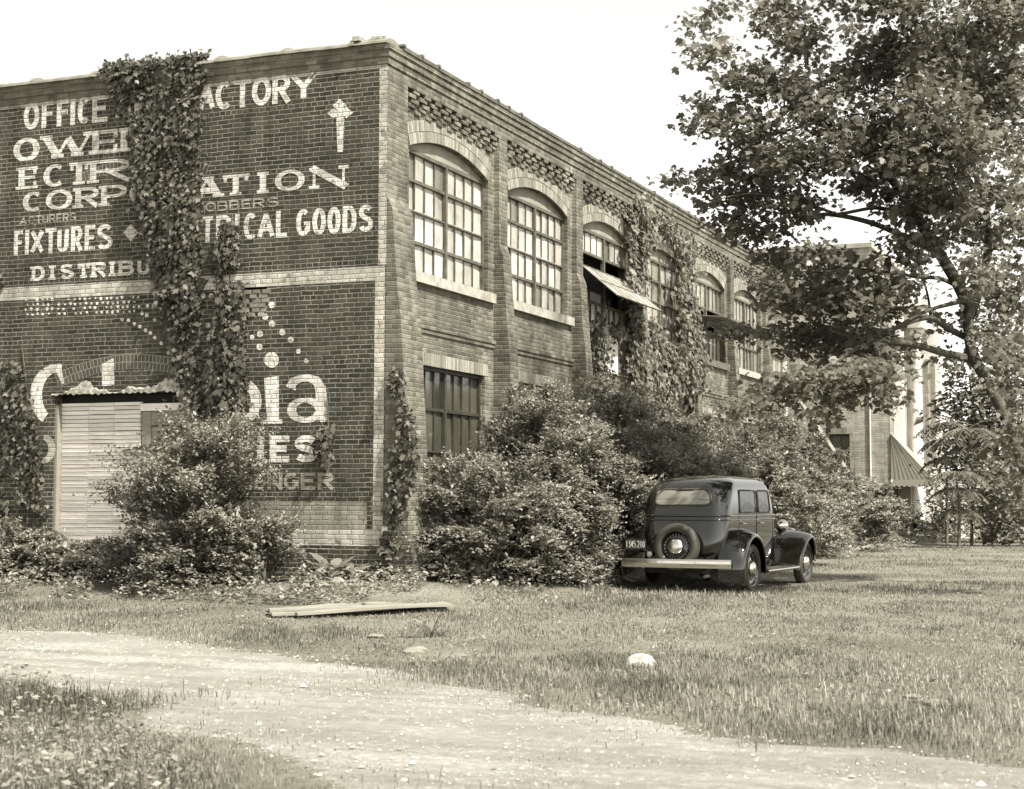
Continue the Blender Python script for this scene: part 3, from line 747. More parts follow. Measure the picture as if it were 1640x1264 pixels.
text_line([('C', 18, 108), ('O', 115, 228), ('R', 240, 340), ('P', 350, 460), ('O', 470, 570), ('R', 590, 700), ('A', 745, 858), ('T', 862, 978), ('I', 1000, 1070), ('O', 1085, 1212), ('N', 1240, 1388)], Z1,
          [(300, 690, 774), (1050, 620, 710)], .34, .15, True, words='painted word CORPORATION in wide serif')
text_line([('A', 6, 36), ('C', 42, 68), ('T', 72, 98), ('U', 100, 126), ('R', 130, 156), ('E', 160, 182), ('R', 187, 213), ('S', 216, 243)], Z1, [(150, 802, 838)], .20, .17, mat='letter_faint', words='small painted letters ACTURERS')
text_line([('O', 790, 838), ('B', 842, 888), ('B', 893, 937), ('E', 944, 986), ('R', 992, 1042), ('S', 1050, 1104)], Z1, [(950, 740, 780)], .22, .18, mat='letter_faint', words='small painted letters OBBERS')
text_line([('F', -20, 18), ('I', 26, 46), ('X', 50, 108), ('T', 112, 160), ('U', 164, 212), ('R', 222, 270), ('E', 280, 324), ('S', 332, 398), ('E', 545, 590), ('T', 778, 824), ('R', 836, 900), ('I', 914, 938),
           ('C', 953, 1012), ('A', 1012, 1084), ('L', 1090, 1138), ('G', 1175, 1236), ('O', 1244, 1302), ('O', 1308, 1364), ('D', 1372, 1432), ('S', 1440, 1502)], Z1,
          [(250, 856, 964), (1200, 778, 890)], .20, .16, words='painted words FIXTURES and ELECTRICAL GOODS')
ZP = lambda x, y: (x, y)
text_line([('D', 51, 72), ('I', 79, 89), ('S', 96, 119), ('T', 124, 144), ('R', 147, 170), ('I', 175, 185), ('B', 190, 215), ('U', 220, 240)], ZP, [(140, 421, 445)], .30, .20, True, words='painted letters DISTRIBU')
# lower sign: big serif letters, second and third lines
def sub(words, mat='letter_paint'):
    p = Paint(); p.words = words; p.mat = mat; return p
def W2(x, y): return wallz(Z2, x, y)
def poly_line(p, pts, Z, thick, thin): p.ribbon([wallz(Z, *q) for q in pts], thick, thin)
def ell(cx, cy, rx, ry, a0, a1, n=26): return [(cx + rx * math.cos(R_(a0 + (a1 - a0) * i / n)), cy - ry * math.sin(R_(a0 + (a1 - a0) * i / n))) for i in range(n + 1)]
def done(p, label, name='painted_letter'):
    o = p.mb.build(name, M[p.mat], fac); o['label'] = label
p = sub(''); poly_line(p, ell(165, 510, 92, 114, 80, 235), Z2, .25, .13)
p.poly([W2(*q) for q in ((128, 378), (178, 375), (192, 458), (184, 462), (160, 415), (128, 402))]); done(p, 'left curve of a big painted serif C')
p = sub(''); p.poly([W2(*q) for q in ((350, 378), (402, 350), (404, 466), (352, 470))]); done(p, 'top of a big painted stem above the doorway arch')
p = sub(''); poly_line(p, ell(920, 535, 82, 88, -100, 100), Z2, .20, .08)
p.poly([W2(*q) for q in ((860, 350), (902, 350), (902, 630), (860, 630))]); done(p, 'big painted letter b half under the ivy')
p = sub(''); p.poly([W2(*q) for q in ((1035, 436), (1098, 428), (1098, 626), (1048, 626))]); p.poly([W2(*q) for q in ((1030, 612), (1112, 610), (1112, 628), (1030, 630))])
p.poly([W2(*q) for q in ell(1067, 360, 31, 33, 0, 345, 23)]); done(p, 'big painted letter i with its round dot')
p = sub(''); poly_line(p, [(1148, 480), (1158, 452), (1190, 438), (1225, 436), (1255, 448), (1274, 480), (1277, 530), (1277, 590), (1284, 606), (1302, 606)], Z2, .20, .10)
poly_line(p, ell(1210, 572, 58, 42, 20, 340), Z2, .17, .075); done(p, 'big painted letter a')
p = sub('', 'letter_faint')
poly_line(p, ell(95, 735, 46, 52, 75, -80), Z2, .15, .08); done(p, 'worn curved fragment of a letter beside the boards')
text_line([('R', 925, 990), ('I', 1000, 1042), ('E', 1058, 1142), ('S', 1162, 1262)], Z2, [(1100, 680, 792)], .30, .24, words='painted letters IES')
text_line([('L', 940, 980), ('O', 985, 1042), ('N', 1050, 1112), ('G', 1118, 1182), ('E', 1190, 1252), ('R', 1262, 1328)], Z2, [(1200, 834, 908)], .24, .21, mat='letter_faint', words='worn painted word LONGER')
# ornaments: diamond, torch-like arrow, dotted rows
p = sub('')
def dia(x, y, rx, ry, Z=Z1): p.poly([wallz(Z, *q) for q in ((x - rx, y), (x, y - ry), (x + rx, y), (x, y + ry))])
dia(475, 880, 31, 37); done(p, 'painted diamond', 'painted_diamond'); p = sub('')
dia(1360, 342, 30, 30); dia(1334, 375, 28, 22); dia(1388, 372, 30, 24); dia(1362, 385, 20, 28)
p.poly([wallz(Z1, *q) for q in ((1346, 396), (1378, 394), (1374, 538), (1350, 540))]); done(p, 'painted arrow pointing up', 'painted_arrow'); p = sub('')
Z5 = lambda x, y: (36 + x / 6.654, 430 + y / 6.654)
def dot(x, y, r, Z=Z5): p.poly([wallz(Z, *q) for q in ell(x, y, r, r * 1.1, 0, 324, 9)])
for r, y in enumerate((338, 390, 438, 488)):
    for k in range(22):
        if random.random() < .12: continue
        x = 40 + k * 57 + (r % 2) * 14 + random.uniform(-8, 8); dot(x, y - .026 * (x - 40) + random.uniform(-5, 5), random.uniform(10, 17))
for x, y in ((1065, 545), (1132, 555), (1195, 590), (1252, 620), (1312, 660), (1365, 690), (1410, 740), (1480, 798), (1555, 900), (1330, 400), (1395, 398), (1470, 430), (1275, 480), (1325, 500), (1410, 550), (1490, 580), (1595, 985)): dot(x, y, 19)
for x, y in ((778, 90), (812, 90), (800, 215), (985, 265), (1016, 305), (1068, 128), (1040, 178), (1068, 208), (1112, 243), (1148, 275), (1180, 324), (1213, 364), (940, 240), (1018, 250)): dot(x, y, 10 if x < 1000 or x > 1160 else 13, Z2)
done(p, 'rows and trails of painted dots', 'painted_dots')
def band(pts, mat='white_paint', d=-.0012):
    mk('painted_band', [(x, d, z) for x, z in pts], [tuple(range(len(pts)))], M[mat], fac)
band([(WL, 8.245), (-.14, 8.245), (-.14, 8.30), (WL, 8.30)])
band([(-.14, 5.14), (.0, 5.14), (.0, 8.30), (-.14, 8.30)])
band([(WL, 4.90), (-.19, 4.90), (-.19, 5.125), (WL, 5.125)])
band([(-.20, 1.05), (-.02, 1.05), (-.02, 5.125), (-.189, 5.125)])
band([(-4., .79), (-.02, .79), (-.02, 1.049), (-4., 1.049)], d=-.0016)
band([(-4., 1.052), (-.30, 1.052), (-.30, 1.46), (-4., 1.46)], 'panel_paint')

# ------------------------------------------------------------------ leaf meshes
LEAF_OVAL = np.array([(0, 0, 0), (.42, .30, .07), (1, 0, -.03), (.42, -.30, .07)]); OV_F = [(0, 3, 2, 1)]
LEAF_IVY = np.array([(0, 0, 0), (-.08, .34, .02), (.25, .30, .05), (.42, .52, -.02), (.60, .22, .03), (1, 0, -.08), (.60, -.22, .03), (.42, -.52, -.02), (.25, -.30, .05), (-.08, -.34, .02)])
LEAF_MAPLE = np.array([(0, 0, 0), (.02, .36, -.02), (.22, .30, .04), (.42, .58, -.06), (.52, .26, .04), (.80, .26, -.02), (1.0, 0, -.10), (.80, -.26, -.02), (.52, -.26, .04), (.42, -.58, -.06), (.22, -.30, .04), (.02, -.36, -.02)])
LEAF_LANCE = np.array([(0, 0, 0), (.35, .19, .05), (1, 0, -.06), (.35, -.19, .05)])
def norm(v): return v / (np.linalg.norm(v, axis=-1, keepdims=True) + 1e-9)
def leaves(name, P, D, N, S, tmpl, mat, parent, tri=False):
    D = norm(D); N = norm(N - (N * D).sum(1)[:, None] * D); Bv = np.cross(N, D); m = len(tmpl)
    V = P[:, None, :] + S[:, None, None] * (tmpl[None, :, 0:1] * D[:, None] + tmpl[None, :, 1:2] * Bv[:, None] + tmpl[None, :, 2:3] * N[:, None])
    n = len(P); base = (np.arange(n) * m)[:, None]
    if m == 4: Fc = np.concatenate([base + np.array([[0, 3, 2]]), base + np.array([[0, 2, 1]])], 1).reshape(-1, 3)
    else: Fc = base + np.arange(m)[None]
    return mk(name, V.reshape(-1, 3), Fc, mat, parent)
def fill_poly(poly, n):
    a = np.array(poly); lo, hi = a.min(0), a.max(0); out = []
    while sum(map(len, out)) < n:
        q = RNG.uniform(lo, hi, (n * 3, 2)); out.append(q[in_poly(q, poly)])
    return np.concatenate(out)[:n]
def ivy(label, polys, plane, n, size, mat, deep=.16, gap=.55, seed=1, stems=(), group=None, off=.02):
    """leaves hang down the wall inside the outlined patches; plane 'A' (y=off) or 'B' (x=off)"""
    pts = np.concatenate([fill_poly(p, int(n * w)) for p, w in polys]); pts = pts + RNG.normal(0, 1., pts.shape) * np.where(RNG.random((len(pts), 1)) < .15, 7., 2.)
    if plane == 'A': W = np.array([pA(x, y, off) for x, y in pts]); nv = np.array([0, -1., 0])
    else: W = np.array([pB(x, y, off) for x, y in pts]); nv = np.array([1., 0, 0])
    hole = in_poly(pts, [(244, 114), (270, 106), (277, 190), (262, 206), (250, 172)]) | in_poly(pts, [(322, 92), (345, 92), (345, 130), (330, 120)]); W = W[~hole | (RNG.random(len(W)) < .12)]
    f = Wob(seed, 2.6)(W) + .7 * Wob(seed + 50, 7.)(W); W = W[f > -gap * 2]; f = f[f > -gap * 2]; k = len(W)
    b = W[W[:, 2].argmin()]
    t = thing('ivy', label, 'climbing plant', (b[0], b[1], max(0, b[2])), group)
    W = W + nv * (np.abs(RNG.normal(0, 1, k)) * deep * (.35 + .4 * smooth(-1, 1.2, f)) + .02)[:, None]
    D = np.array([0, 0, -1.]) + RNG.normal(0, .5, (k, 3)) + nv * .15; N = nv * 1. + np.array([0, 0, .7]) + RNG.normal(0, .33, (k, 3))
    leaves('foliage', W, D, N, size * np.exp(RNG.normal(0, .25, k)), LEAF_IVY, M[mat], t)
    mb = MB()
    for s in stems:
        Q = np.array([(pA(x, y, off - .03) if plane == 'A' else pB(x, y, off + .03)) for x, y in s])
        Q = np.array([Q[0] + (Q[-1] - Q[0]) * 0 + 0] + [q for q in Q[1:]]); mb.tube(Q, .012, 5)
    if stems: mb.build('stem', M['twig'], t)
    return t
IVA = [(165, 108), (178, 104), (210, 97), (255, 98), (300, 88), (340, 87), (342, 112), (325, 135), (318, 180), (322, 230), (320, 300), (318, 350), (322, 420), (324, 470), (320, 560), (325, 640), (322, 672),
       (305, 664), (290, 600), (278, 560), (268, 500), (250, 450), (238, 380), (225, 320), (222, 260), (216, 200), (200, 190), (190, 168), (178, 138)]
ivy('broad dark ivy hanging down the painted sign wall from the coping to the doorway', [(IVA, .9), ([(225, 200), (318, 200), (318, 420), (245, 420)], .12)], 'A', 15000, .078, 'leaf_ivy', seed=4, deep=.13,
    stems=[[(300, 690), (292, 600), (275, 450), (262, 300), (268, 200), (262, 110)], [(322, 680), (318, 540), (300, 420), (292, 260), (312, 110)]])
IVA2 = [(362, 362), (375, 356), (381, 400), (386, 440), (394, 480), (390, 540), (397, 600), (393, 660), (375, 692), (346, 682), (344, 600), (350, 540), (355, 480), (352, 440), (356, 400)]
ivy('narrow ivy strand on the sign wall just right of the broad ivy', [(IVA2, 1.)], 'A', 4600, .080, 'leaf_ivy', seed=9, gap=.7, stems=[[(362, 690), (366, 540), (368, 440), (366, 365)]])
ivy('thin ivy wisp on the sign wall right of the big painted letter a', [([(517, 640), (530, 636), (537, 670), (530, 745), (516, 742), (512, 690)], 1.)], 'A', 190, .10, 'leaf_ivy', seed=12, gap=.5, stems=[[(522, 750), (526, 690), (524, 640)]])
ivy('ivy creeping up the corner of the brick factory', [([(626, 590), (645, 585), (655, 640), (672, 700), (668, 760), (655, 800), (640, 850), (625, 862), (621, 780), (629, 700)], .8), ([(612, 860), (640, 850), (642, 915), (610, 915)], .2)], 'A', 1000, .08, 'leaf_ivy', seed=15, gap=.15, off=-.03, deep=.08, stems=[[(636, 912), (640, 780), (648, 690), (636, 590)]])
ivy('ivy climbing the wall left of the whitewashed boards', [([(-60, 430), (30, 440), (44, 560), (52, 640), (70, 720), (72, 800), (86, 850), (60, 890), (-60, 890)], 1.)], 'A', 3000, .075, 'leaf_ivy', seed=18, gap=-.05, deep=.09, stems=[[(40, 880), (52, 720), (36, 560)]])
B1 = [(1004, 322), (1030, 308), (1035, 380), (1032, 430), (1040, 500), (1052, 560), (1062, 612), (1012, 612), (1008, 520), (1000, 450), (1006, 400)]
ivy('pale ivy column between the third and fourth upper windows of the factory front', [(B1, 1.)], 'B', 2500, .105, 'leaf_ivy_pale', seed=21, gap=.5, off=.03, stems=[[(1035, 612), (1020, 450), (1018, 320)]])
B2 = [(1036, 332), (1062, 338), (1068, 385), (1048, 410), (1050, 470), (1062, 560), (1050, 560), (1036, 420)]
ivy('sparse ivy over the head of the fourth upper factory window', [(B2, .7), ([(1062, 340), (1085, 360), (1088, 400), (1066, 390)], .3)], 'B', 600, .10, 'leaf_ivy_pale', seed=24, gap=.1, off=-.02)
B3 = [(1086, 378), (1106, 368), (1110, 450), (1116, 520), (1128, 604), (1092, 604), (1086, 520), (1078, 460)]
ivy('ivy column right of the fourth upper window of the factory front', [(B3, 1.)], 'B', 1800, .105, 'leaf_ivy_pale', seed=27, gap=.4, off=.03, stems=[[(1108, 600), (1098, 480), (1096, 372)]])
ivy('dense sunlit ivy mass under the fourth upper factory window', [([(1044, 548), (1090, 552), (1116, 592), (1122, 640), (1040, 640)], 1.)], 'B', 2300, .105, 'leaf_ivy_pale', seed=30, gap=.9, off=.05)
ivy('ragged ivy under the third upper factory window with its open sash', [([(946, 500), (975, 508), (1005, 540), (1012, 620), (946, 620)], 1.)], 'B', 1150, .10, 'leaf_ivy', seed=33, gap=.1, off=.0)

# ------------------------------------------------------------------ shrubs
def shrub(label, c, rx, ry, h, n, size=.062, seed=1, mat='leaf_bush', zlo=.0, name='shrub', cat='shrub', group=None, up=.55, lump=.22, spray=.42, tmpl=None, per=16, lean=(0, 0)):
    r = np.random.default_rng(seed); gz = float(ground_z(c[0], c[1]))
    t = thing(name, label, cat, (c[0], c[1], gz), group)
    d = norm(r.normal(size=(n, 3))); d[:, 2] = np.abs(d[:, 2]) * 1.0 - .12; d = norm(d)
    w = 1 + lump * Wob(seed + 3, 2.6)(d) + .5 * lump * Wob(seed + 5, 6.)(d)
    rad = w * np.where(r.random(n) < .72, r.uniform(.74, .94, n), r.uniform(.35, .8, n))
    K = max(12, n // 26); kk = r.integers(0, K, n); d = norm(d[:K][kk] + 0 * d); rad = (rad[:K] * r.uniform(.92, 1.08, K))[kk]
    P0 = np.stack([d[:, 0] * rx * rad, d[:, 1] * ry * rad, .12 * h + d[:, 2] * h * .88 * rad], -1)
    cl = norm(r.normal(size=(n, 3)) + d * .9 + np.array([0, 0, .9])); cs = (.20 + .05 * h) * np.exp(r.normal(0, .25, K))[kk]
    P0 += cl * cs[:, None] * r.uniform(.55, 1., (n, 1)) * np.array([1.25, 1.25, .75])
    P0[:, :2] += np.array(lean) * (P0[:, 2:3] / h)
    P0[:, 2] = np.maximum(P0[:, 2], .06); ax = norm(d * np.array([1, 1, .6]) + np.array([0, 0, up]) + r.normal(0, .35, (n, 3)))
    L = spray * np.exp(r.normal(0, .35, n)) * (.7 + .5 * (rad > .9))
    s = np.linspace(0, 1, per)[None, :]
    cur = P0[:, None] + ax[:, None] * (L[:, None, None] * (s[..., None] - .35)) + np.array([0, 0, -1.]) * (L[:, None, None] * .38 * (s[..., None]) ** 2)
    side = norm(np.cross(ax, np.array([0, 0, 1.]) + r.normal(0, .3, (n, 3)))); sg = np.where(np.arange(per) % 2 == 0, 1., -1.)[None, :, None]
    D = ax[:, None] * .75 + side[:, None] * sg * .9 + r.normal(0, .28, (n, per, 3)) + np.array([0, 0, -.15]); N = np.array([0, 0, 1.]) + d[:, None] * .45 + r.normal(0, .35, (n, per, 3))
    P = cur + r.normal(0, .012, (n, per, 3)); S = size * np.exp(r.normal(0, .22, (n, per))) * (1.1 - .4 * s)
    Pw = P.reshape(-1, 3) + np.array([c[0], c[1], gz]); k = Pw[:, 2] > ground_z(Pw[:, 0], Pw[:, 1]) + .02
    leaves('foliage', Pw[k], D.reshape(-1, 3)[k], N.reshape(-1, 3)[k], S.reshape(-1)[k], LEAF_OVAL if tmpl is None else tmpl, M[mat], t)
    mb = MB()
    for i in range(22):
        j = r.integers(n); e = P0[j]; b = np.array([r.normal(0, .22) * rx, r.normal(0, .22) * ry, -.05]); m_ = b * .6 + e * .4 + np.array([0, 0, .18 * h])
        Q = [b, b * .7 + m_ * .3 + np.array([0, 0, .06 * h]), m_, (m_ + e) / 2 + np.array([0, 0, .04 * h]), e]
        mb.tube(np.array(Q) + np.array([c[0], c[1], gz]), [.02, .018, .014, .01, .005], 5)
    mb.build('stem', M['twig'], t); return t
GB = 'shrubs along the factory front'
shrub('rounded shrub at the near end of the row, beside the factory corner', (1.05, 1.75), 1.0, 1.35, 1.75, 3105, size=0.072, seed=101, group=GB)
shrub('second shrub of the row from the factory corner, bulging toward the lawn', (1.3, 3.5), 1.0, 1.5, 2.4, 3375, size=0.072, seed=111, group=GB)
shrub('tall shrub reaching toward the open sash of the third upper window', (1.05, 4.9), 1.1, 1.8, 3.35, 3915, size=0.072, seed=102, group=GB)
shrub('tallest shrub of the row, left of the black car', (1.35, 7.9), 1.2, 2.1, 3.6, 4320, size=0.075, seed=112, group=GB)
shrub('mid-height shrub filling the row between the factory corner and the tall shrubs', (1.55, 5.4), .95, 1.5, 2.75, 2800, size=.074, seed=113, group=GB)
shrub('leafy shrub under the second upper window of the factory front', (.75, 4.2), .8, 1.5, 3.2, 2600, size=.072, seed=114, group=GB)
shrub('shrub spilling forward in the row just left of the car', (2.0, 8.6), .9, 1.6, 2.6, 2400, size=.075, seed=115, group=GB)
shrub('high shrub directly behind the roof of the black car', (1.4, 11.4), 1.4, 2.2, 3.6, 3915, size=0.078, seed=103, group=GB)
shrub('shrub in the row behind the bonnet of the black car', (1.75, 15.6), 1.6, 2.4, 3.4, 3510, size=0.085, seed=104, group=GB)
shrub('sunlit shrub in the row right of the black car', (1.5, 20.6), 1.7, 2.6, 3.35, 3105, size=0.093, seed=105, group=GB)
shrub('pale shrub under the slanted white rail', (1.1, 26.8), 1.8, 2.8, 2.8, 2700, size=0.106, seed=106, group=GB)
shrub('shrub below the barred window of the far brick wing', (.6, 34.), 1.8, 3.0, 2.15, 2295, size=0.119, seed=107, group=GB)
shrub('last low shrub of the row at the foot of the white conduit', (.2, 41.2), 1.5, 2.3, 1.15, 1620, size=0.128, seed=108, group=GB)
shrub('loose arching shrub in front of the grey panel door', (-2.95, -.95), 1.15, .85, 2.45, 2900, size=.07, seed=120, up=.9, lump=.32, lean=(.35, 0), spray=.55)
shrub('low outlying bush at the right foot of the arching door shrub', (-1.75, -.75), .55, .45, 1.0, 600, size=.07, seed=121, up=.7)
shrub('weedy low bush at the foot of the whitewashed boards', (-5.0, -.7), .9, .5, .6, 700, size=.08, seed=122, up=.7)
shrub('weedy bush at the lower left end of the sign wall', (-6.6, -.75), .9, .6, .8, 800, size=.085, seed=123, up=.7)

# ------------------------------------------------------------------ broad-leaved weeds along the wall foot
def rosette(x, y, n, size, seed, label, hgt=.25):
    r = np.random.default_rng(seed); gz = float(ground_z(x, y)); t = thing('burdock', label, 'weed', (x, y, gz), 'broad-leaved weeds along the wall foot')
    a = r.uniform(0, 6.28, n); el = r.uniform(.25, 1.2, n); D = np.stack([np.cos(a) * np.cos(el), np.sin(a) * np.cos(el), np.sin(el)], -1)
    P = np.array([x, y, gz]) + D * r.uniform(.05, hgt, n)[:, None]; D2 = D + np.array([0, 0, -.55])
    T = np.array([(0, 0, 0), (.15, .2, .05), (.45, .30, .06), (.8, .17, .0), (1, 0, -.08), (.8, -.17, .0), (.45, -.30, .06), (.15, -.2, .05)])
    leaves('leaf', P, D2, np.array([0, 0, 1.]) + D * -.3, size * np.exp(r.normal(0, .25, n)), T, M['weed'], t)
    mb = MB()
    for p in P[::2]: mb.tube([(x, y, gz - .02), tuple((p + np.array([x, y, gz])) / 2 + np.array([0, 0, .02])), tuple(p)], [.008, .007, .005], 4)
    mb.build('stalk', M['twig'], t)
ros = [((310, 925), 26, .30, 'broad-leaved weed left of the arching door shrub'), ((498, 950), 20, .20, 'low dark weed patch plant nearest the silvered planks'), ((470, 915), 22, .17, 'weed under the grey painted panel of the sign wall'),
       ((530, 925), 20, .15, 'middle weed at the foot of the sign wall, before the corner'), ((575, 935), 16, .14, 'small weed left of the factory corner'), ((642, 935), 30, .30, 'largest pale weed right at the factory corner'),
       ((722, 930), 20, .22, 'weed at the left foot of the near rounded shrub'), ((770, 938), 18, .2, 'weed in front of the near rounded shrub'), ((130, 905), 26, .28, 'large-leaved weed before the whitewashed boards'),
       ((690, 1003), 14, .14, 'little dark weed in the grass below the right end of the planks'), ((45, 915), 24, .28, 'weed at the far left under the ivy')]
for i, ((px, py), n, s, lb) in enumerate(ros):
    q = pG(px, py, .12); rosette(min(q[0], 6), min(q[1], -.45) if q[0] < .6 else q[1], n, s, 300 + i, lb)

# ------------------------------------------------------------------ planks and loose stones in the grass
pa, pb_, pc, pd = [pG(*q)[:2] for q in ((425, 984), (440, 994), (727, 980), (694, 967))]
for i, lb in enumerate(('silvered plank, farthest of the four lying side by side', 'silvered plank, second from the back of the four on the grass', 'silvered plank, third of the four on the grass', 'split silvered plank, nearest of the four on the grass')):
    a0 = pa + (pb_ - pa) * (i + .04) / 4; a1 = pa + (pb_ - pa) * (i + .94) / 4; b0 = pd + (pc - pd) * (i + .04) / 4; b1 = pd + (pc - pd) * (i + .94) / 4
    if i == 3: a0 = a0 + (b0 - a0) * .12; a1 = a1 + (b1 - a1) * .12
    z = .035 + .010 * (i % 2); t_ = .035; org = np.array([(a0[0] + b1[0]) / 2, (a0[1] + b1[1]) / 2, z])
    n = 14; V = []; 
    for k in range(n + 1):
        s = k / n; p, q = a0 + (b0 - a0) * s, a1 + (b1 - a1) * s; w = .018 * math.sin(s * 4 + i * 1.7) + (.012 if i == 3 else 0)
        V += [(p[0], p[1], z + w), (q[0], q[1], z + w + .004), (q[0], q[1], z + w + t_), (p[0], p[1], z + w + t_)]
    Fc = [(4 * k + j, 4 * k + (j + 1) % 4, 4 * k + 4 + (j + 1) % 4, 4 * k + 4 + j) for k in range(n) for j in range(4)] + [(0, 1, 2, 3), tuple(4 * n + j for j in (3, 2, 1, 0))]
    o = mk('plank', np.array(V) - org, Fc, M['plank']); o.location = org; tag(o, lb, 'plank', 'planks lying in the grass')
def rock(x, y, s, seed, label, z=None, flat=.6, mat='white_stone'):
    import bmesh
    bm = bmesh.new(); bmesh.ops.create_icosphere(bm, subdivisions=3, radius=1.); w = Wob(seed, 1.9); w2 = Wob(seed + 1, 5.)
    for v in bm.verts:
        c = np.array(v.co); k = 1 + .20 * w(c[None])[0] + .07 * w2(c[None])[0]; v.co = Vector((c[0] * k * s, c[1] * k * s * .8, c[2] * k * s * flat))
    me = bpy.data.meshes.new('rock'); bm.to_mesh(me); bm.free(); me.materials.append(M[mat])
    o = bpy.data.objects.new('rock', me); COL.objects.link(o); o.location = (x, y, (float(ground_z(x, y)) if z is None else z) + s * flat * .45); tag(o, label, 'rock'); return o
q = pG(1027, 1066); rock(q[0], q[1], .145, 41, 'bright white rock alone in the grass below the black car', flat=.5)
q = pG(1215, 905); 
for i, (px, py, s, lb) in enumerate(((1500, 1130, .11, 'largest flat pale stone in the grass at lower right'), (1462, 1118, .07, 'smaller pale stone beside the largest flat one at lower right'),
                                    (665, 1045, .15, 'flat stone at the grassy edge of the track'),
                                    (735, 1052, .10, 'flat stone right of the larger one at the track edge'), (285, 1130, .07, 'dark clod lying on the track near the left grass'), (75, 1219, .15, 'pale stone in the lower left grass corner'), (600, 1022, .1, 'stone in the turf below the planks'))):
    q = pG(px, py); rock(q[0], q[1], s, 60 + i, lb, flat=.35, mat='stone_dull' if 'dark' not in lb else 'bark', z=float(ground_z(q[0], q[1])) - s * .08)

# ------------------------------------------------------------------ far wing with portico, linking block
WX, WY = .2, 45.4
wing = thing('brick_wing', 'far light brick wing with white columned front and window high in its end wall', 'building', (WX, WY, 0))
opsW = [dict(u0=-3.05, u1=-1.48, z0=2.55, z1=4.28, d=.25), dict(u0=-2.75, u1=-1.75, z0=6.2, z1=7.6, d=.25)]
def P_end(u, z, d=0.): return (u, WY + d, z)
wb = wall('end_wall', 'A', WY, -9., WX, -.3, 10.2, opsW, .25, M['brick_far'], wing)
MB().box(-9., WX - .001, WY + .27, WY + .35, -.3, 10.2).build('inner_leaf', M['dark'], wing)
mb = MB(); mb.quad((WX, WY, -.3), (WX, WY + 3.2, -.3), (WX, WY + 3.2, 10.2), (WX, WY, 10.2)); mb.build('front_return', M['brick_far'], wing)
for (u0, u1, z0, z1) in ((-3.05, -1.48, 2.55, 4.28), (-2.75, -1.75, 6.2, 7.6)):
    fr = MB(); gl = MB(); y = WY + .17
    for e in (0, 1):
        fr.box((u0, u1 - .07)[e], (u0 + .07, u1)[e], y, y + .06, z0, z1)
    fr.box(u0 + .07, u1 - .07, y, y + .06, z1 - .07, z1); fr.box(u0 + .07, u1 - .07, y, y + .06, z0, z0 + .07)
    for k in range(1, 4): q = u0 + (u1 - u0) * k / 4; fr.box(q - .018, q + .018, y + .01, y + .05, z0 + .07, z1 - .07)
    for k in range(1, 3): q = z0 + (z1 - z0) * k / 3; fr.box(u0 + .07, u1 - .07, y + .012, y + .048, q - .018, q + .018)
    wdw = fr.build('window', M['steel_dark'], wing); gl.quad((u0, y + .03, z0), (u1, y + .03, z0), (u1, y + .03, z1), (u0, y + .03, z1)); gl.build('pane', M['pane_dark'], wdw)
    MB().box(u0 - .05, u1 + .05, WY - .06, WY + .1, z0 - .12, z0 - .001).build('sill', M['stone'], wdw)
mb = MB(); n = 22
for k in range(n):
    a = -3.2 + 1.87 * k / n; mb.box(a + .004, a + .08, WY - .012, WY + .01, 4.285, 4.56)
mb.build('flat_lintel', M['arch_front'], wing)
mb = MB(); mb.box(-9.2, WX + .25, WY - .22, WY + 9, 10.2, 10.42); mb.box(-9.1, WX + .12, WY - .1, WY + 9, 10.0, 10.199); mb.build('cornice', M['stone'], wing)
MB().box(-9., -.6, WY + .25, WY + 9, 10.421, 12.1).build('attic', M['brick_far'], wing)
MB().box(-9.1, -.5, WY + .12, WY + 9.1, 12.101, 12.3).build('attic_cornice', M['stone'], wing)
# white conduit with its elbow
mb = MB(); mb.tube([(-.62, WY - .05, 6.6), (-.62, WY - .05, 1.42)], .035, 8); mb.tube([(-.62, WY - .05, 1.44), (-1.25, WY - .05, 1.40)], .03, 8); mb.lathe([(.05, -.06), (.05, .06)], (-.62, WY - .05, 1.44), 'z', 10); mb.build('conduit', M['pipe'], wing)
# corner stones, dark door slab, white pilaster, column, entablature, side window block
mb = MB(); mb.box(WX - .28, WX + .03, WY - .05, WY + .3, -.1, .72); mb.build('corner_stone', M['white_wood'], wing)
mb = MB(); mb.box(WX + .001, WX + .03, WY + .35, WY + 1.6, -.1, 2.35); mb.build('doorway', M['dark'], wing)  # near-black slab on the wall, shade of the recess put into its colour
mb = MB(); mb.box(WX + .002, WX + .55, WY + 1.65, WY + 1.85, .0, 2.3); mb.box(WX + .001, WX + .56, WY + 1.6, WY + 1.9, -.1, .45); mb.build('door_jamb', M['grey_boards'], wing)
MB().box(WX + .02, WX + .42, WY + .7, WY + 1.2, 2.5, 9.2).build('white_pilaster', M['white_wood'], wing)
mb = MB(); cx_, cy_ = WX + .64, WY + 2.4
mb.lathe([(.46, -.1), (.46, .5), (.40, .52), (.40, .62), (.345, .70), (.335, 3.5), (.29, 8.35), (.33, 8.40), (.33, 8.5), (.40, 8.62), (.44, 8.64), (.44, 8.8)], (cx_, cy_, 0), 'z', 28)
mb.build('column', M['white_wood'], wing, True)
mb = MB(); mb.box(WX + .03, WX + 1.15, WY + 1.6, WY + 4.5, 8.801, 9.7); mb.box(WX + .03, WX + 1.45, WY + 1.3, WY + 4.55, 9.701, 9.99); mb.box(WX + .02, WX + 1.3, WY + 1.45, WY + 4.52, 9.4, 9.55); mb.build('entablature', M['white_wood'], wing)
mb = MB(); mb.box(-4, WX + 1.42, WY + 4.6, WY + 7, -.2, 9.9); mb.build('portico_wall', M['white_wood'], wing)
mb = MB()
for a, b in ((.80, .93), (1.08, 1.22)): mb.box(WX + a, WX + b, WY + 4.55, WY + 4.599, 3.2, 7.7)
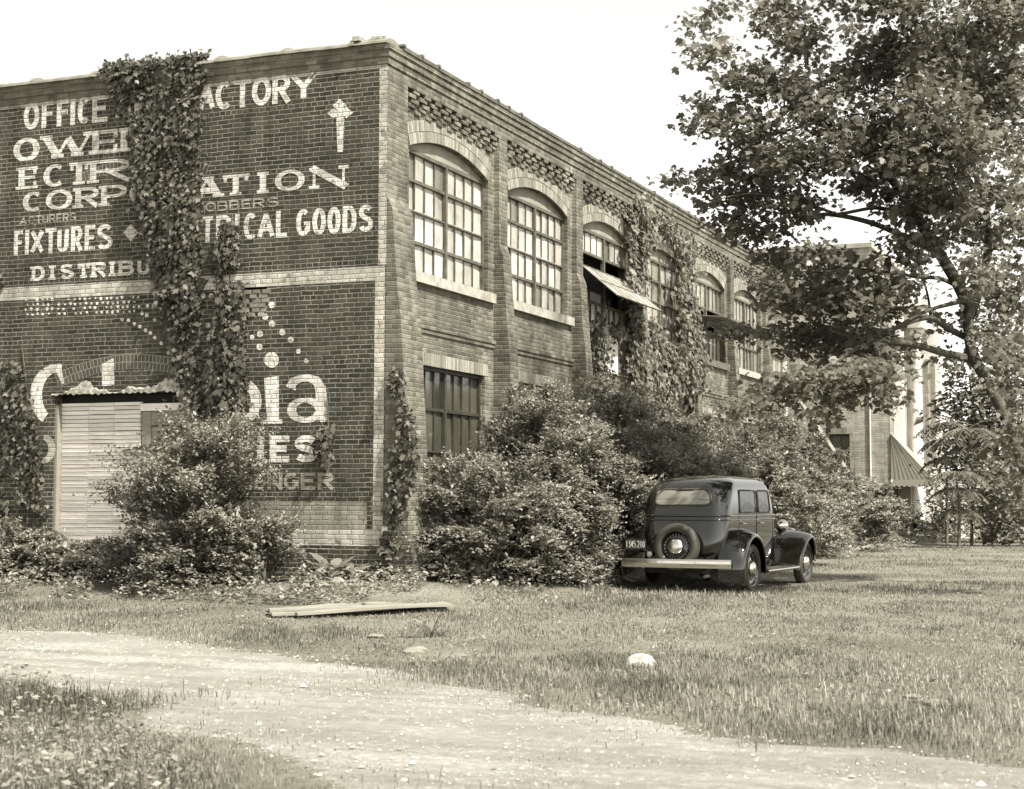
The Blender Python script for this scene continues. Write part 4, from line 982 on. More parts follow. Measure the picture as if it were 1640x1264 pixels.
mb.build('window', M['pane_grey'], wing)
mb = MB(); mb.box(WX + .02, WX + .12, WY + 2.0, WY + 2.3, 4.6, 7.8); mb.build('window', M['pane_dark'], wing)
MB().box(-9, WX, WY + 3.2, WY + 4.59, -.2, 10.199).build('main_block', M['brick_far'], wing)
# striped awning over the side door
V, U = [], []; y0, y1, n = WY - .05, WY + 1.9, 24
for k in range(n + 1):
    y = y0 + (y1 - y0) * k / n; ww = .02 * math.sin(k * 2.1)
    for (x, z, u) in ((WX + .02, 4.25, k), (WX + .95, 3.15 + ww, k), (WX + 1.72, 2.36, k)): V.append((x, y, z)); U.append((k * .5, u))
Fc = [(3 * k + j, 3 * k + 3 + j, 3 * k + 4 + j, 3 * k + 1 + j) for k in range(n) for j in (0, 1)]
b = len(V); m = 12                                   # side gore, facing the lawn, and hanging scalloped valance
for k in range(m + 1):
    s = k / m; x = WX + .02 + 1.70 * s; zt = 4.25 - (1.18 * min(s / .55, 1) + .71 * max((s - .55) / .45, 0)); V += [(WX + .02 + .02 * s, y0 - .004 - .015 * math.sin(k * 1.6), 4.25), (x, y0 - .004, 2.36)]; U += [(s * 9, 0), (s * 9, 1)]
Fc += [(b + 2 * k, b + 2 * k + 2, b + 2 * k + 3, b + 2 * k + 1) for k in range(m)]
b = len(V); m = 48
for k in range(m + 1):
    s = k / m; x = WX + .02 + 1.70 * s; V += [(x, y0 - .008, 2.37), (x, y0 - .008, 2.14 - .07 * abs(math.sin(s * 8 * math.pi)))]; U += [(.1, 0), (.1, 1)]
Fc += [(b + 2 * k, b + 2 * k + 2, b + 2 * k + 3, b + 2 * k + 1) for k in range(m)]
b = len(V)
for k in range(m + 1):
    s = k / m; y = y0 + (y1 - y0) * s; V += [(WX + 1.725, y, 2.37), (WX + 1.725, y, 2.14 - .07 * abs(math.sin(s * 8 * math.pi)))]; U += [(.1, 0), (.1, 1)]
Fc += [(b + 2 * k, b + 2 * k + 2, b + 2 * k + 3, b + 2 * k + 1) for k in range(m)]
mk('awning', V, Fc, M['awning'], wing, uv=U)
# linking block between factory and wing
link = thing('linking_block', 'lower brick link set back between the factory end and the far wing', 'building', (-4., 35., 0))
LX = -3.9; opsL = [dict(u0=41.2, u1=44.3, z0=5.0, z1=7.4, d=.2), dict(u0=32, u1=36, z0=4.6, z1=7.2, d=.2)]
wall('wall', 'B', LX, YE + .01, WY - .01, -.3, 8.4, opsL, .2, M['brick_front'], link)
for o_ in opsL:
    mb = MB(); n = 7
    for k in range(n): a = o_['u0'] + (o_['u1'] - o_['u0']) * k / n; mb.box(LX - .16, LX - .12, a + .02, a + (o_['u1'] - o_['u0']) / n - .02, o_['z0'], o_['z1'])
    w_ = mb.build('window', M['pane_grey'], link); mb = MB(); mb.box(LX - .1, LX + .04, o_['u1'] - .12, o_['u1'] + .08, o_['z0'] - .1, o_['z1']); mb.box(LX - .1, LX + .05, o_['u0'] - .1, o_['u1'] + .1, o_['z0'] - .2, o_['z0'] - .001); mb.build('frame', M['white_wood'], w_)
MB().box(LX - 5, LX + .05, YE + .02, WY - .02, 8.401, 8.6).build('roof', M['roof'], link)
MB().box(LX - 5, LX - .3, YE + .02, WY - .02, -.3, 8.4).build('core', M['dark'], link)
r0, r1 = pA(1284, 648, 42.5), pA(1322, 704, 42.5)
ra = thing('stair_rail', 'slanted pale wooden rail sticking out above the pale shrub', 'rail', tuple(r1))
D = (r1 - r0) / np.linalg.norm(r1 - r0)
mb = MB(); mb.tube([r0 - D * .1, r0 + (r1 - r0) * .5 + np.array([0, 0, .03]), r1 + D * 1.6], [.09, .10, .10], 4); mb.build('rail_bar', M['plank'], ra)
mb = MB(); q = r0 + (r1 - r0) * .55; mb.box(q[0] - .06, q[0] + .06, q[1] + .08, q[1] + .2, 0, q[2]); q2 = r1 + D * 1.2; mb.box(q2[0] - .06, q2[0] + .06, q2[1] + .08, q2[1] + .2, 0, q2[2]); mb.build('post', M['grey_boards'], ra)

# ------------------------------------------------------------------ big maple at the right
def limb(mb, pts, r0, r1, d0=30., d1=30., wig=.0, n=8):
    P = np.array([pD(x, y, d0 + (d1 - d0) * i / (len(pts) - 1)) for i, (x, y) in enumerate(pts)])
    # refine
    Q = []; 
    for i in range(len(P) - 1):
        p0, p1, p2, p3 = P[max(i - 1, 0)], P[i], P[i + 1], P[min(i + 2, len(P) - 1)]
        for s in np.linspace(0, 1, 5)[:-1]:
            Q.append(.5 * ((2 * p1) + (-p0 + p2) * s + (2 * p0 - 5 * p1 + 4 * p2 - p3) * s * s + (-p0 + 3 * p1 - 3 * p2 + p3) * s ** 3))
    Q.append(P[-1]); Q = np.array(Q); mb.tube(Q, np.linspace(r0, r1, len(Q)), n); return Q
tb = pG(1690, 940); 
maple = thing('maple_tree', 'large leafy maple leaning in from the right edge with a bare forked limb', 'tree', (tb[0], tb[1], 0))
mb = MB()
limb(mb, [(1696, 952), (1668, 820), (1625, 700), (1582, 612), (1558, 568), (1551, 520), (1556, 490)], .115, .095, 28.5, 30)
limb(mb, [(1555, 500), (1534, 455), (1502, 402), (1470, 350), (1440, 303), (1405, 262), (1360, 226), (1312, 196), (1272, 165), (1256, 128)], .12, .035, 30, 29)
limb(mb, [(1256, 130), (1258, 105), (1272, 78), (1296, 45)], .03, .012, 29, 29, n=5)
limb(mb, [(1272, 170), (1256, 180), (1254, 150), (1220, 130)], .025, .01, 29, 28.6, n=5)
limb(mb, [(1502, 404), (1452, 381), (1404, 360), (1348, 346), (1300, 346), (1250, 372)], .075, .02, 30, 28.5)
limb(mb, [(1444, 342), (1412, 334), (1392, 334), (1350, 342), (1322, 344)], .045, .03, 29.5, 28.8, n=6)
limb(mb, [(1575, 596), (1548, 574), (1512, 566), (1472, 554), (1430, 548), (1385, 552), (1340, 578), (1290, 606), (1240, 625)], .085, .02, 30, 26.5)
limb(mb, [(1556, 545), (1522, 528), (1494, 511), (1468, 512), (1430, 528), (1380, 542), (1330, 530)], .07, .02, 30, 28)
limb(mb, [(1552, 480), (1522, 487), (1490, 496), (1456, 512), (1420, 528), (1380, 520)], .05, .012, 30, 28)
limb(mb, [(1540, 462), (1505, 446), (1470, 444), (1420, 436), (1370, 430), (1300, 432)], .05, .012, 30, 29)
limb(mb, [(1490, 505), (1485, 470), (1468, 430), (1420, 410)], .03, .01, 30, 31, n=5)
limb(mb, [(1556, 500), (1570, 455), (1582, 400), (1578, 330), (1560, 270), (1545, 200), (1530, 110)], .10, .03, 30, 31)
limb(mb, [(1574, 352), (1540, 315), (1510, 270), (1490, 215), (1470, 150)], .06, .02, 30, 30)
limb(mb, [(1408, 262), (1404, 220), (1400, 170), (1404, 110)], .035, .01, 30, 30, n=5)
limb(mb, [(1360, 228), (1330, 160), (1340, 120)], .02, .008, 29.5, 30, n=5)
limb(mb, [(1310, 196), (1240, 215), (1180, 235), (1140, 275), (1100, 290)], .03, .008, 29, 28, n=5)
limb(mb, [(1350, 346), (1270, 320), (1200, 310), (1150, 320)], .03, .008, 28.8, 28, n=5)
mb.build('trunk', M['bark_dark'], maple, True)
BL_ = [(1114, 41, 26, 14), (1146, 84, 44, 24), (1112, 66, 18, 8), (1263, 51, 60, 30), (1283, 80, 42, 28), (1228, 133, 68, 38), (1185, 130, 42, 22), (1121, 163, 30, 13), (1160, 180, 45, 24), (1103, 194, 28, 9), (1130, 205, 22, 10),
       (1200, 202, 52, 36), (1299, 165, 68, 48), (1342, 128, 34, 34), (1203, 250, 58, 36), (1157, 279, 44, 24), (1085, 293, 26, 12), (1121, 286, 35, 18), (1228, 300, 66, 40), (1167, 322, 42, 26), (1132, 322, 14, 10),
       (1263, 255, 58, 44), (1210, 366, 56, 32), (1167, 358, 34, 18), (1335, 232, 68, 46), (1275, 335, 56, 36), (1249, 412, 46, 36), (1239, 455, 38, 28), (1306, 418, 48, 32), (1313, 457, 52, 32), (1404, 440, 42, 30),
       (1388, 285, 66, 44), (1404, 212, 66, 50), (1413, 101, 52, 58), (1372, 50, 24, 18), (1384, 100, 22, 34), (1477, 83, 78, 56), (1535, 66, 66, 40), (1548, 137, 58, 56), (1495, 172, 68, 56), (1548, 229, 48, 56),
       (1477, 258, 66, 50), (1530, 308, 56, 46), (1459, 322, 56, 40), (1513, 368, 54, 38), (1566, 368, 30, 56), (1459, 400, 46, 34), (1562, 439, 32, 46), (1441, 452, 46, 30), (1610, 150, 60, 120), (1620, 330, 50, 90), (1625, 480, 40, 70),
       (1258, 482, 42, 30), (1320, 490, 58, 40), (1380, 490, 58, 40), (1420, 482, 36, 34), (1280, 540, 58, 26), (1340, 548, 58, 32), (1395, 568, 44, 36), (1195, 532, 40, 15), (1160, 525, 16, 8),
       (1290, 606, 44, 20), (1240, 630, 50, 18), (1196, 648, 34, 15), (1335, 632, 28, 20), (1360, 604, 48, 26), (1398, 606, 42, 26), (1358, 645, 16, 10), (1325, 662, 24, 15), (1425, 636, 20, 16), (1432, 566, 22, 26), (1405, 545, 36, 24), (1370, 575, 40, 24), (1340, 590, 44, 22), (1450, 545, 22, 14), (1452, 596, 16, 14),
       (1520, 572, 36, 14), (1564, 520, 20, 26), (1505, 520, 26, 12), (1440, -10, 160, 45), (1615, 600, 36, 60), (1625, 690, 34, 60), (1590, 560, 26, 40), (1640, 760, 40, 60), (1610, 20, 60, 60), (1250, 10, 50, 30), (1150, 15, 40, 16)]
rt = np.random.default_rng(77); Pl, Dl, Nl = [], [], []
for (x, y, rx, ry) in BL_:
    if y > 590: dz = rt.uniform(25.5, 27)
    elif x > 1360 and y < 260: dz = rt.uniform(27.5, 31.5)
    else: dz = rt.uniform(28, 31)
    area = math.pi * rx * ry; lai = 3.1 if (x > 1390 and y < 330) else (2.2 if (x < 1330 and y < 120) else 2.3)
    if y > 560 and x > 1480: lai = 1.2
    elif y > 530 and x < 1480: lai = 3.6
    n = max(16, int(lai * area / 33)); tw = max(3, n // 13)
    v = rt.normal(size=(tw, 3)); v = norm(v) * rt.random((tw, 1)) ** .45
    px = x + v[:, 0] * rx; py = y - v[:, 1] * ry; dd = dz + v[:, 2] * min(1.2, .5 + rx / 90)
    C_ = np.array([pD(a, b, c) for a, b, c in zip(px, py, dd)])
    k = rt.integers(0, tw, n); L = C_[k] + rt.normal(0, 1, (n, 3)) * np.array([.17, .17, .09])
    Pl.append(L); a = rt.uniform(0, 6.28, n); Dl.append(np.stack([np.cos(a), np.sin(a), -.45 + rt.normal(0, .45, n)], -1)); Nl.append(np.array([0, 0, 1.]) + rt.normal(0, .5, (n, 3)))
Pl = np.concatenate(Pl); leaves('foliage', Pl, np.concatenate(Dl), np.concatenate(Nl), np.where(Pl[:, 2] < 4.6, .100, .106) * np.exp(rt.normal(0, .28, len(Pl))), LEAF_MAPLE, M['leaf_tree'], maple)

# ------------------------------------------------------------------ trees and plants behind, at the right
def blob_tree(name, label, basepx, depth, blobs, size, seed, trunk_r, mat='leaf_back', lai=2.2, cat='tree', group=None, tmpl=None, zthick=.8):
    r = np.random.default_rng(seed); b = pD(basepx[0], basepx[1], depth); b[2] = 0.
    t = thing(name, label, cat, tuple(b), group); Pl, Dl, Nl = [], [], []; mb = MB()
    for (x, y, rx, ry) in blobs:
        A_ = math.pi * rx * ry * (depth / F_PX) ** 2; n = int(lai * A_ / (size * size * .5)); tw = max(4, n // 12)
        v = norm(r.normal(size=(tw, 3))) * r.random((tw, 1)) ** .4
        C_ = np.array([pD(x + a[0] * rx, y - a[1] * ry, depth + a[2] * zthick * rx * depth / F_PX) for a in v]); k = r.integers(0, tw, n)
        Pl.append(C_[k] + r.normal(0, size * 1.3, (n, 3))); a = r.uniform(0, 6.28, n); Dl.append(np.stack([np.cos(a), np.sin(a), -.3 + r.normal(0, .4, n)], -1)); Nl.append(np.array([0, 0, 1.]) + r.normal(0, .5, (n, 3)))
        c = pD(x, y, depth); mb.tube([b + np.array([0, 0, .05]), b * .5 + c * .5 + np.array([0, 0, .2]), c], [trunk_r, trunk_r * .6, trunk_r * .2], 6)
    Pl = np.concatenate(Pl); k = Pl[:, 2] > .03
    leaves('foliage', Pl[k], np.concatenate(Dl)[k], np.concatenate(Nl)[k], size * np.exp(r.normal(0, .25, k.sum())), LEAF_OVAL if tmpl is None else tmpl, M[mat], t)
    mb.build('trunk', M['bark'], t, True); return t
blob_tree('tree', 'pale leafy tree standing before the white columns at the right', (1585, 862), 58., [(1552, 600, 44, 34), (1585, 655, 50, 46), (1528, 655, 46, 26), (1610, 560, 40, 56), (1595, 745, 56, 56), (1548, 700, 46, 34), (1640, 660, 60, 80), (1640, 780, 60, 60), (1530, 745, 40, 30), (1560, 690, 50, 50)], .24, 501, .14, tmpl=LEAF_OVAL, lai=4.5)
blob_tree('tree', 'dark round tree far behind at the right edge', (1640, 850), 95., [(1600, 480, 60, 70), (1650, 600, 80, 120), (1570, 420, 40, 40), (1660, 760, 90, 90)], .42, 502, .3, mat='leaf_bush')
blob_tree('shrub', 'dark shrub before the awning doorway, behind the sumacs', (1485, 862), 62., [(1484, 842, 36, 22), (1512, 838, 26, 28), (1508, 795, 24, 44), (1538, 806, 26, 46)], .15, 503, .03, mat='leaf_tree', cat='shrub', lai=3.5)
blob_tree('shrub', 'tall dark shrub right of the low white pier', (1575, 868), 54., [(1572, 826, 38, 46), (1556, 796, 32, 28), (1606, 820, 50, 60), (1650, 826, 50, 70), (1590, 760, 40, 40)], .17, 504, .03, mat='leaf_bush', cat='shrub', lai=3.2)
def sumac(label, px, depth, htop, seed, tiers, group):
    r = np.random.default_rng(seed); b = pD(px, 860, depth); b[2] = 0.; t = thing('sumac', label, 'small tree', tuple(b), group); mb = MB()
    mb.tube([b, b + np.array([.05, 0, htop * .5]), b + np.array([-.05, .05, htop])], [.06, .05, .03], 6); Pl, Dl, Nl, Sl = [], [], [], []
    for (zf, nf, lf) in tiers:
        c = b + np.array([0, 0, htop * zf])
        for k in range(nf):
            a = 6.28 * k / nf + r.uniform(-.25, .25); out = np.array([math.cos(a), math.sin(a), 0]); Lf = lf * r.uniform(.8, 1.15)
            Q = np.array([c + out * Lf * s + np.array([0, 0, .42 * Lf * s - .85 * Lf * s * s]) for s in np.linspace(0, 1, 8)]); mb.tube(Q, [.015] * 8, 4)
            side = np.cross(out, [0, 0, 1.])
            for s in np.linspace(.18, 1, 11):
                p = c + out * Lf * s + np.array([0, 0, .42 * Lf * s - .85 * Lf * s * s])
                for sg in (-1, 1): Pl.append(p); Dl.append(side * sg + out * .5 + np.array([0, 0, -.55]) + r.normal(0, .12, 3)); Nl.append(np.array([0, 0, 1.]) + side * sg * .4); Sl.append(.42 * Lf * (1 - .45 * s) * r.uniform(.85, 1.1))
    leaves('foliage', np.array(Pl), np.array(Dl), np.array(Nl), np.array(Sl), LEAF_LANCE, M['leaf_back'], t); mb.build('trunk', M['bark'], t)
sumac('taller sumac with an umbrella of drooping fronds beside the awning', 1516, 57., 4.2, 601, [(1., 13, 1.05), (.86, 11, 1.0), (.7, 9, .9)], 'sumacs by the side door')
sumac('sumac right of the tallest one, with drooping fronds', 1556, 55., 3.9, 602, [(1., 13, 1.1), (.84, 11, 1.0), (.66, 9, .9)], 'sumacs by the side door')
sumac('lower sumac in front of the low white pier', 1535, 52., 2.4, 603, [(1., 12, .95), (.78, 10, .85), (.5, 9, .75)], 'sumacs by the side door')
gp = pG(1520, 862); gw = thing('garden_wall', 'low brick garden wall with white cap and white-edged pier', 'wall', (gp[0], gp[1], 0))
mb = MB(); x0, x1, y = gp[0] - 1.0, gp[0] + .62, gp[1]; mb.box(x0, x1, y, y + .25, -.1, .62); mb.build('brickwork', M['brick_far'], gw)
mb = MB(); mb.box(x0 - .05, x1 + .05, y - .06, y + .3, .621, .75); mb.box(x1 - .66, x1 - .50, y - .04, y - .001, -.1, .62); mb.box(x1 - .14, x1 + .02, y - .04, y - .001, -.1, .62); mb.box(x1 - .72, x1 + .2, y - .12, y - .041, -.1, .06); mb.build('stonework', M['white_wood'], gw)

# ------------------------------------------------------------------ the car
HUB = pG(1200, 911, .37); CS = 1.13
HEAD = -R_(4.0)                                           # turned a little to the right of the factory front
ch, sh = math.cos(HEAD), math.sin(HEAD)
TR, WB, WR = .79, 2.76, .36
cx0 = HUB[0] - (TR * CS * ch); cy0 = HUB[1] - (TR * CS * sh)
car = thing('sedan_car', 'black nineteen-thirties sedan with rear spare wheel parked in the grass', 'car', (cx0, cy0, -.035), rot=HEAD); car.scale = (CS, CS, CS)
L_ = dict(parent=car, local=True)
zs = np.array([.36, .50, .66, .82, .98, 1.08, 1.115, 1.14, 1.17, 1.28, 1.40, 1.50, 1.58, 1.64, 1.69, 1.72, 1.738, 1.745])
yr = np.interp(zs, [.36, .50, .66, .85, 1.0, 1.14, 1.30, 1.45, 1.54, 1.62, 1.68, 1.72, 1.738, 1.745], [-.66, -.75, -.78, -.76, -.72, -.675, -.63, -.575, -.51, -.41, -.24, .02, .34, .7])
hw_k = .912
yf = np.interp(zs, [.36, 1.08, 1.14, 1.58, 1.64, 1.69, 1.72, 1.738, 1.745], [1.78, 1.80, 1.78, 1.52, 1.46, 1.36, 1.22, 1.04, .85])
hw = np.interp(zs, [.36, .50, .66, .98, 1.14, 1.30, 1.45, 1.54, 1.60, 1.65, 1.69, 1.72, 1.738, 1.745], [.62, .66, .70, .72, .72, .718, .710, .695, .668, .615, .525, .40, .23, .08])
hw = hw * hw_k
rr = np.minimum(np.interp(zs, [.36, 1.2, 1.5, 1.745], [.22, .22, .27, .34]), hw * .95)
def outline(i, o=0.):
    h, a, b, r = hw[i] + o, yr[i] - o, yf[i] + o, rr[i]; rf = min(.16, h * .9); P = []
    for k in range(7): P.append((-(h - rf) * 0 + (h - rf) * k / 6, b + .04 * (1 - ((h - rf) * k / 6 / h) ** 2) - .04 * 0))
    P = [(x, y - .04 * 0) for x, y in P]
    for k in range(1, 9): q = math.pi / 2 * (1 - k / 8); P.append((h - rf + rf * math.cos(q), b - rf + rf * math.sin(q) + .04 * (1 - ((h - rf + rf * math.cos(q)) / h) ** 2)))
    ya, yb = b - rf, a + r
    for k in range(1, 17): P.append((h, ya + (yb - ya) * k / 16))
    for k in range(1, 13): q = -math.pi / 2 * k / 12; P.append((h - r + r * math.cos(q), a + r + r * math.sin(q) - .035 * (1 - ((h - r + r * math.cos(q)) / h) ** 2)))
    for k in range(1, 9): x = (h - r) * (1 - k / 8); P.append((x, a - .035 * (1 - (x / h) ** 2)))
    return P + [(-x, y) for x, y in P[-2:0:-1]]
V, Fc = [], []; n = len(outline(0))
for i in range(len(zs)): V += [(x, y, zs[i]) for x, y in outline(i)]
for i in range(len(zs) - 1): Fc += [(i * n + k, (i + 1) * n + k, (i + 1) * n + (k + 1) % n, i * n + (k + 1) % n) for k in range(n)]
Fc += [tuple(range(n)), tuple((len(zs) - 1) * n + k for k in range(n))[::-1]]
mk('body', V, Fc, M['paint'], smooth_=True, **L_)
def rear_y(x, z, o=0.):
    a, h, r = np.interp(z, zs, yr) - o, np.interp(z, zs, hw) + o, np.interp(z, zs, rr); y = a - .035 * (1 - (x / h) ** 2); e = abs(x) - (h - r)
    return y + (r - math.sqrt(max(r * r - e * e, 0)) if e > 0 else 0)
def side_x(z, o=0.): return float(np.interp(z, zs, hw)) + o
# belt mouldings
for z, rad in ((1.135, .016), (1.075, .010)):
    i = int(np.argmin(abs(zs - z))); P = [(x, y, z) for x, y in outline(i, .004)]; P = P[6:-5]; mb = MB(); mb.tube(P, rad, 6); mb.build('belt_moulding', M['paint'], smooth_=True, **L_)
# rear window
def rrect(a, b, r, n=10):
    P = []
    for sx, sy, q0 in ((1, 1, 0), (-1, 1, 90), (-1, -1, 180), (1, -1, 270)):
        for k in range(n + 1): q = R_(q0 + 90 * k / n); P.append((sx * (a - r) + r * math.cos(q), sy * (b - r) + r * math.sin(q)))
    return P
def squash(P): return [(x, (z * 1.05 - .045 * (x / .42) ** 2) if z > 0 else -.105 * (abs(z) / .14) ** .4) for x, z in P]
RWZ = 1.395
def rear_patch(a, b, r, o, name, mat, parent=car):
    V = [(0, rear_y(0, RWZ) - o, RWZ)]; P = squash(rrect(a, b, r)); nn = len(P); Fc = []
    for s in (.35, .7, 1.): V += [(x * s, rear_y(x * s, RWZ + z * s) - o, RWZ + z * s) for x, z in P]
    Fc = [(0, 1 + k, 1 + (k + 1) % nn) for k in range(nn)] + [(1 + j * nn + k, 1 + (j + 1) * nn + k, 1 + (j + 1) * nn + (k + 1) % nn, 1 + j * nn + (k + 1) % nn) for j in (0, 1) for k in range(nn)]
    return mk(name, V, Fc, mat, parent=parent, local=True, smooth_=True)
P = squash(rrect(.425, .140, .13)); mb = MB(); mb.tube([(x, rear_y(x, RWZ + z) - .006, RWZ + z) for x, z in P + P[:1]], .016, 8); rw = mb.build('rear_window', M['rubber_dark'], smooth_=True, **L_)
rear_patch(.418, .133, .128, .007, 'pane', M['glass_pale'], rw)
# side windows and doors
for s in (1, -1):
    for (ya, yb) in ((-.02, .72), (.84, 1.42)):
        ym, zm = (ya + yb) / 2, 1.345; P = rrect((yb - ya) / 2, .165, .06, 6)
        if yb > 1.2: P = [(y - max(0, z) * .35 * (1 if y > 0 else 0), z) for y, z in P]
        V = [(s * side_x(zm, .004), ym, zm)] + [(s * side_x(zm + z, .004), ym + y, zm + z) for y, z in P]; nn = len(P)
        mb = MB(); Q = [(s * side_x(zm + z, .004), ym + y, zm + z) for y, z in P]; mb.tube(Q + Q[:1], .013, 6); wd_ = mb.build('side_window', M['chrome'] if False else M['rubber_dark'], smooth_=True, **L_)
        mk('pane', V, [(0, 1 + k, 1 + (k + 1) % nn) for k in range(nn)], M['glass'], parent=wd_, local=True)
    for (ya, yb) in ((-.06, .77), (.79, 1.60)):          # door shut lines as thin raised edges
        mb = MB()
        for y in (ya, yb): mb.tube([(s * side_x(z, .001), y, z) for z in np.linspace(.5, 1.52, 10)], .005, 4)
        mb.build('door_seam', M['underside'], **L_)
        mb = MB(); y = ya + .1 if ya < .5 else ya + .1; mb.tube([(s * side_x(1.02, .0), y, 1.02), (s * side_x(1.02, .045), y, 1.02), (s * side_x(1.02, .05), y + .11, 1.015)], .009, 6); mb.build('door_handle', M['chrome'], smooth_=True, **L_)
# windscreen
V = []; 
for z in (1.17, 1.54):
    y = np.interp(z, [1.14, 1.58], [1.78, 1.52]) + .045
    for x in (-.52, -.2, .2, .52): V.append((x * (1 if z < 1.3 else .93), y - .04 * (x / .6) ** 2 + .01, z))
mk('windscreen', V, [(k, k + 1, k + 5, k + 4) for k in range(3)], M['glass'], **L_)
# bonnet and radiator shell
V, Fc = [], []; m = 14
st_ = [(1.74, .52, 1.10, .48), (2.1, .44, 1.09, .46), (2.5, .35, 1.07, .45), (2.85, .27, 1.05, .45), (2.93, .24, 1.02, .46), (2.96, .20, .96, .5)]
for (y, w, zt, zb) in st_:
    for k in range(m + 1):
        q = math.pi * k / m; c_, s_ = math.cos(q), math.sin(q); V.append((w * math.copysign(abs(c_) ** .62, c_), y, zb + (zt - zb) * abs(s_) ** .55))
for i in range(len(st_) - 1): Fc += [(i * (m + 1) + k, i * (m + 1) + k + 1, (i + 1) * (m + 1) + k + 1, (i + 1) * (m + 1) + k) for k in range(m)]
Fc.append(tuple((len(st_) - 1) * (m + 1) + k for k in range(m + 1)))
mk('bonnet', V, Fc, M['paint'], smooth_=True, **L_)
mb = MB()
for k in range(9): mb.tube([(-.16 + .04 * k, 2.975, .52), (-.16 + .04 * k, 2.98, .92 - .06 * abs(k - 4) / 4)], .007, 4)
mb.build('radiator_grille', M['chrome'], **L_)
# wings (fenders): swept sections
def fender(s, path, xin, xout, name, skirt):
    """path: (y, z, skirt depth) along the crown"""
    P = np.array([(y, z) for y, z, _ in path]); T = np.gradient(P, axis=0); T = norm(T); Nn = np.stack([-T[:, 1], T[:, 0]], -1)
    Nn *= np.sign(Nn[:, 1:2] + 1e-6) * 0 + 1
    V = []; sec = 12; mid = P.mean(0)
    for i, (y, z, sk) in enumerate(path):
        nv = Nn[i]
        if np.dot(nv, P[i] - np.array([cen[0], cen[1]])) < 0: nv = -nv
        for k in range(sec + 1):
            u = k / sec; x = xin + (xout - xin) * min(1., u / .78) ; 
            w_ = min(1., u / .78); drop = -.085 * w_ ** 2.6 - (0 if u <= .78 else (u - .78) / .22 * sk)
            if u > .78: x = xout + .012 * math.sin((u - .78) / .22 * math.pi)
            V.append((s * x, y + nv[0] * drop, z + nv[1] * drop))
    Fc = [(i * (sec + 1) + k, i * (sec + 1) + k + 1, (i + 1) * (sec + 1) + k + 1, (i + 1) * (sec + 1) + k) for i in range(len(path) - 1) for k in range(sec)]
    o = mk(name, V, Fc, M['paint'], smooth_=True, **L_); md = o.modifiers.new('thick', 'SOLIDIFY'); md.thickness = .012; return o
for s in (1, -1):
    cen = (0., WR)
    path = []
    for q in np.linspace(205, -8, 26):
        a = R_(q); R0 = .60 + .05 * max(0, -math.cos(a)) ** 2; path.append((-.13 + math.cos(a) * (R0 - .0), WR + math.sin(a) * .595, .055 + .03 * max(0, -math.cos(a))))
    fender(s, path, .55, .935, 'rear_wing', .05)
    cen = (WB - .1, .1)
    path = [(1.95, .33, .02), (2.03, .40, .05), (2.13, .53, .06), (2.25, .68, .06), (2.38, .80, .06), (2.53, .885, .06), (2.68, .935, .06), (2.84, .94, .06), (2.98, .905, .065), (3.10, .84, .07), (3.20, .74, .08), (3.26, .63, .09), (3.29, .52, .09)]
    path = [(y if y < WB else WB + (y - WB) * .70, z - .05 * max(0, (z - .33) / .6), k) for y, z, k in path]
    fender(s, path, .42, .94, 'front_wing', .06)
    mb = MB(); mb.box(*(sorted((s * .60, s * .93))), .45, 2.06, .285, .33); o = mb.build('running_board', M['rubber'], **L_)
    mb = MB(); mb.tube([(s * .935, .45, .31), (s * .935, 2.05, .31)], .016, 6); mb.build('running_board_trim', M['chrome'], **L_)
# wheels
def wheel(x, y, z, s, name, steer=0.):
    e = bpy.data.objects.new(name, None); COL.objects.link(e); e.parent = car; e.location = (x, y, z); e.empty_display_size = .2
    mb = MB(); mb.lathe([(.255, -.06), (.30, -.078), (.34, -.070), (.357, -.045), (.360, -.015), (.360, .015), (.357, .045), (.34, .070), (.30, .078), (.255, .06), (.24, 0), (.255, -.06)], (0, 0, 0), 'x', 36)
    V0 = mk('tyre', mb.v, mb.f, M['rubber'], parent=e, local=True, smooth_=True)
    mb = MB(); mb.lathe([(.262, -.05), (.262, s * .052), (.250, s * .060), (.235, s * .045), (.225, s * .012), (.16, s * .030), (.125, s * .035)] if s > 0 else [(.262, .05), (.262, -.052), (.250, -.060), (.235, -.045), (.225, -.012), (.16, -.030), (.125, -.035)], (0, 0, 0), 'x', 30)
    mk('rim', mb.v, mb.f, M['paint'], parent=e, local=True, smooth_=True)
    mb = MB(); mb.lathe([(.122, s * .030), (.122, s * .05), (.105, s * .075), (.07, s * .092), (.03, s * .098), (.0005, s * .099)], (0, 0, 0), 'x', 24); mk('hubcap', mb.v, mb.f, M['chrome'], parent=e, local=True, smooth_=True)
    return e
for s in (1, -1):
    wheel(s * TR, 0, WR, s, 'wheel'); w_ = wheel(s * TR, WB, WR, s, 'wheel')
# spare wheel on the back
e = bpy.data.objects.new('spare_wheel', None); COL.objects.link(e); e.parent = car; SY, SZ = -.90, .69; e.location = (0, SY, SZ); e.rotation_euler = (R_(-6), 0, 0); e.scale = (.95, 1, .95)
mb = MB(); mb.lathe([(.235, .07), (.29, .088), (.335, .075), (.357, .04), (.362, 0), (.357, -.04), (.335, -.072), (.29, -.086), (.245, -.072), (.225, -.03), (.235, .07)], (0, 0, 0), 'y', 40); mk('tyre', mb.v, mb.f, M['rubber'], parent=e, local=True, smooth_=True)
mb = MB(); mb.lathe([(.255, .05), (.250, -.066), (.238, -.070), (.225, -.05), (.215, -.01), (.17, -.005), (.13, -.03)], (0, 0, 0), 'y', 36); rm_ = mk('rim', mb.v, mb.f, M['paint'], parent=e, local=True, smooth_=True)
mb = MB()
for k in range(24): q = 2 * math.pi * k / 24; mb.lathe([(.010, 0), (.010, -.03), (.0005, -.034)], (.185 * math.cos(q), -.0, .185 * math.sin(q)), 'y', 6)
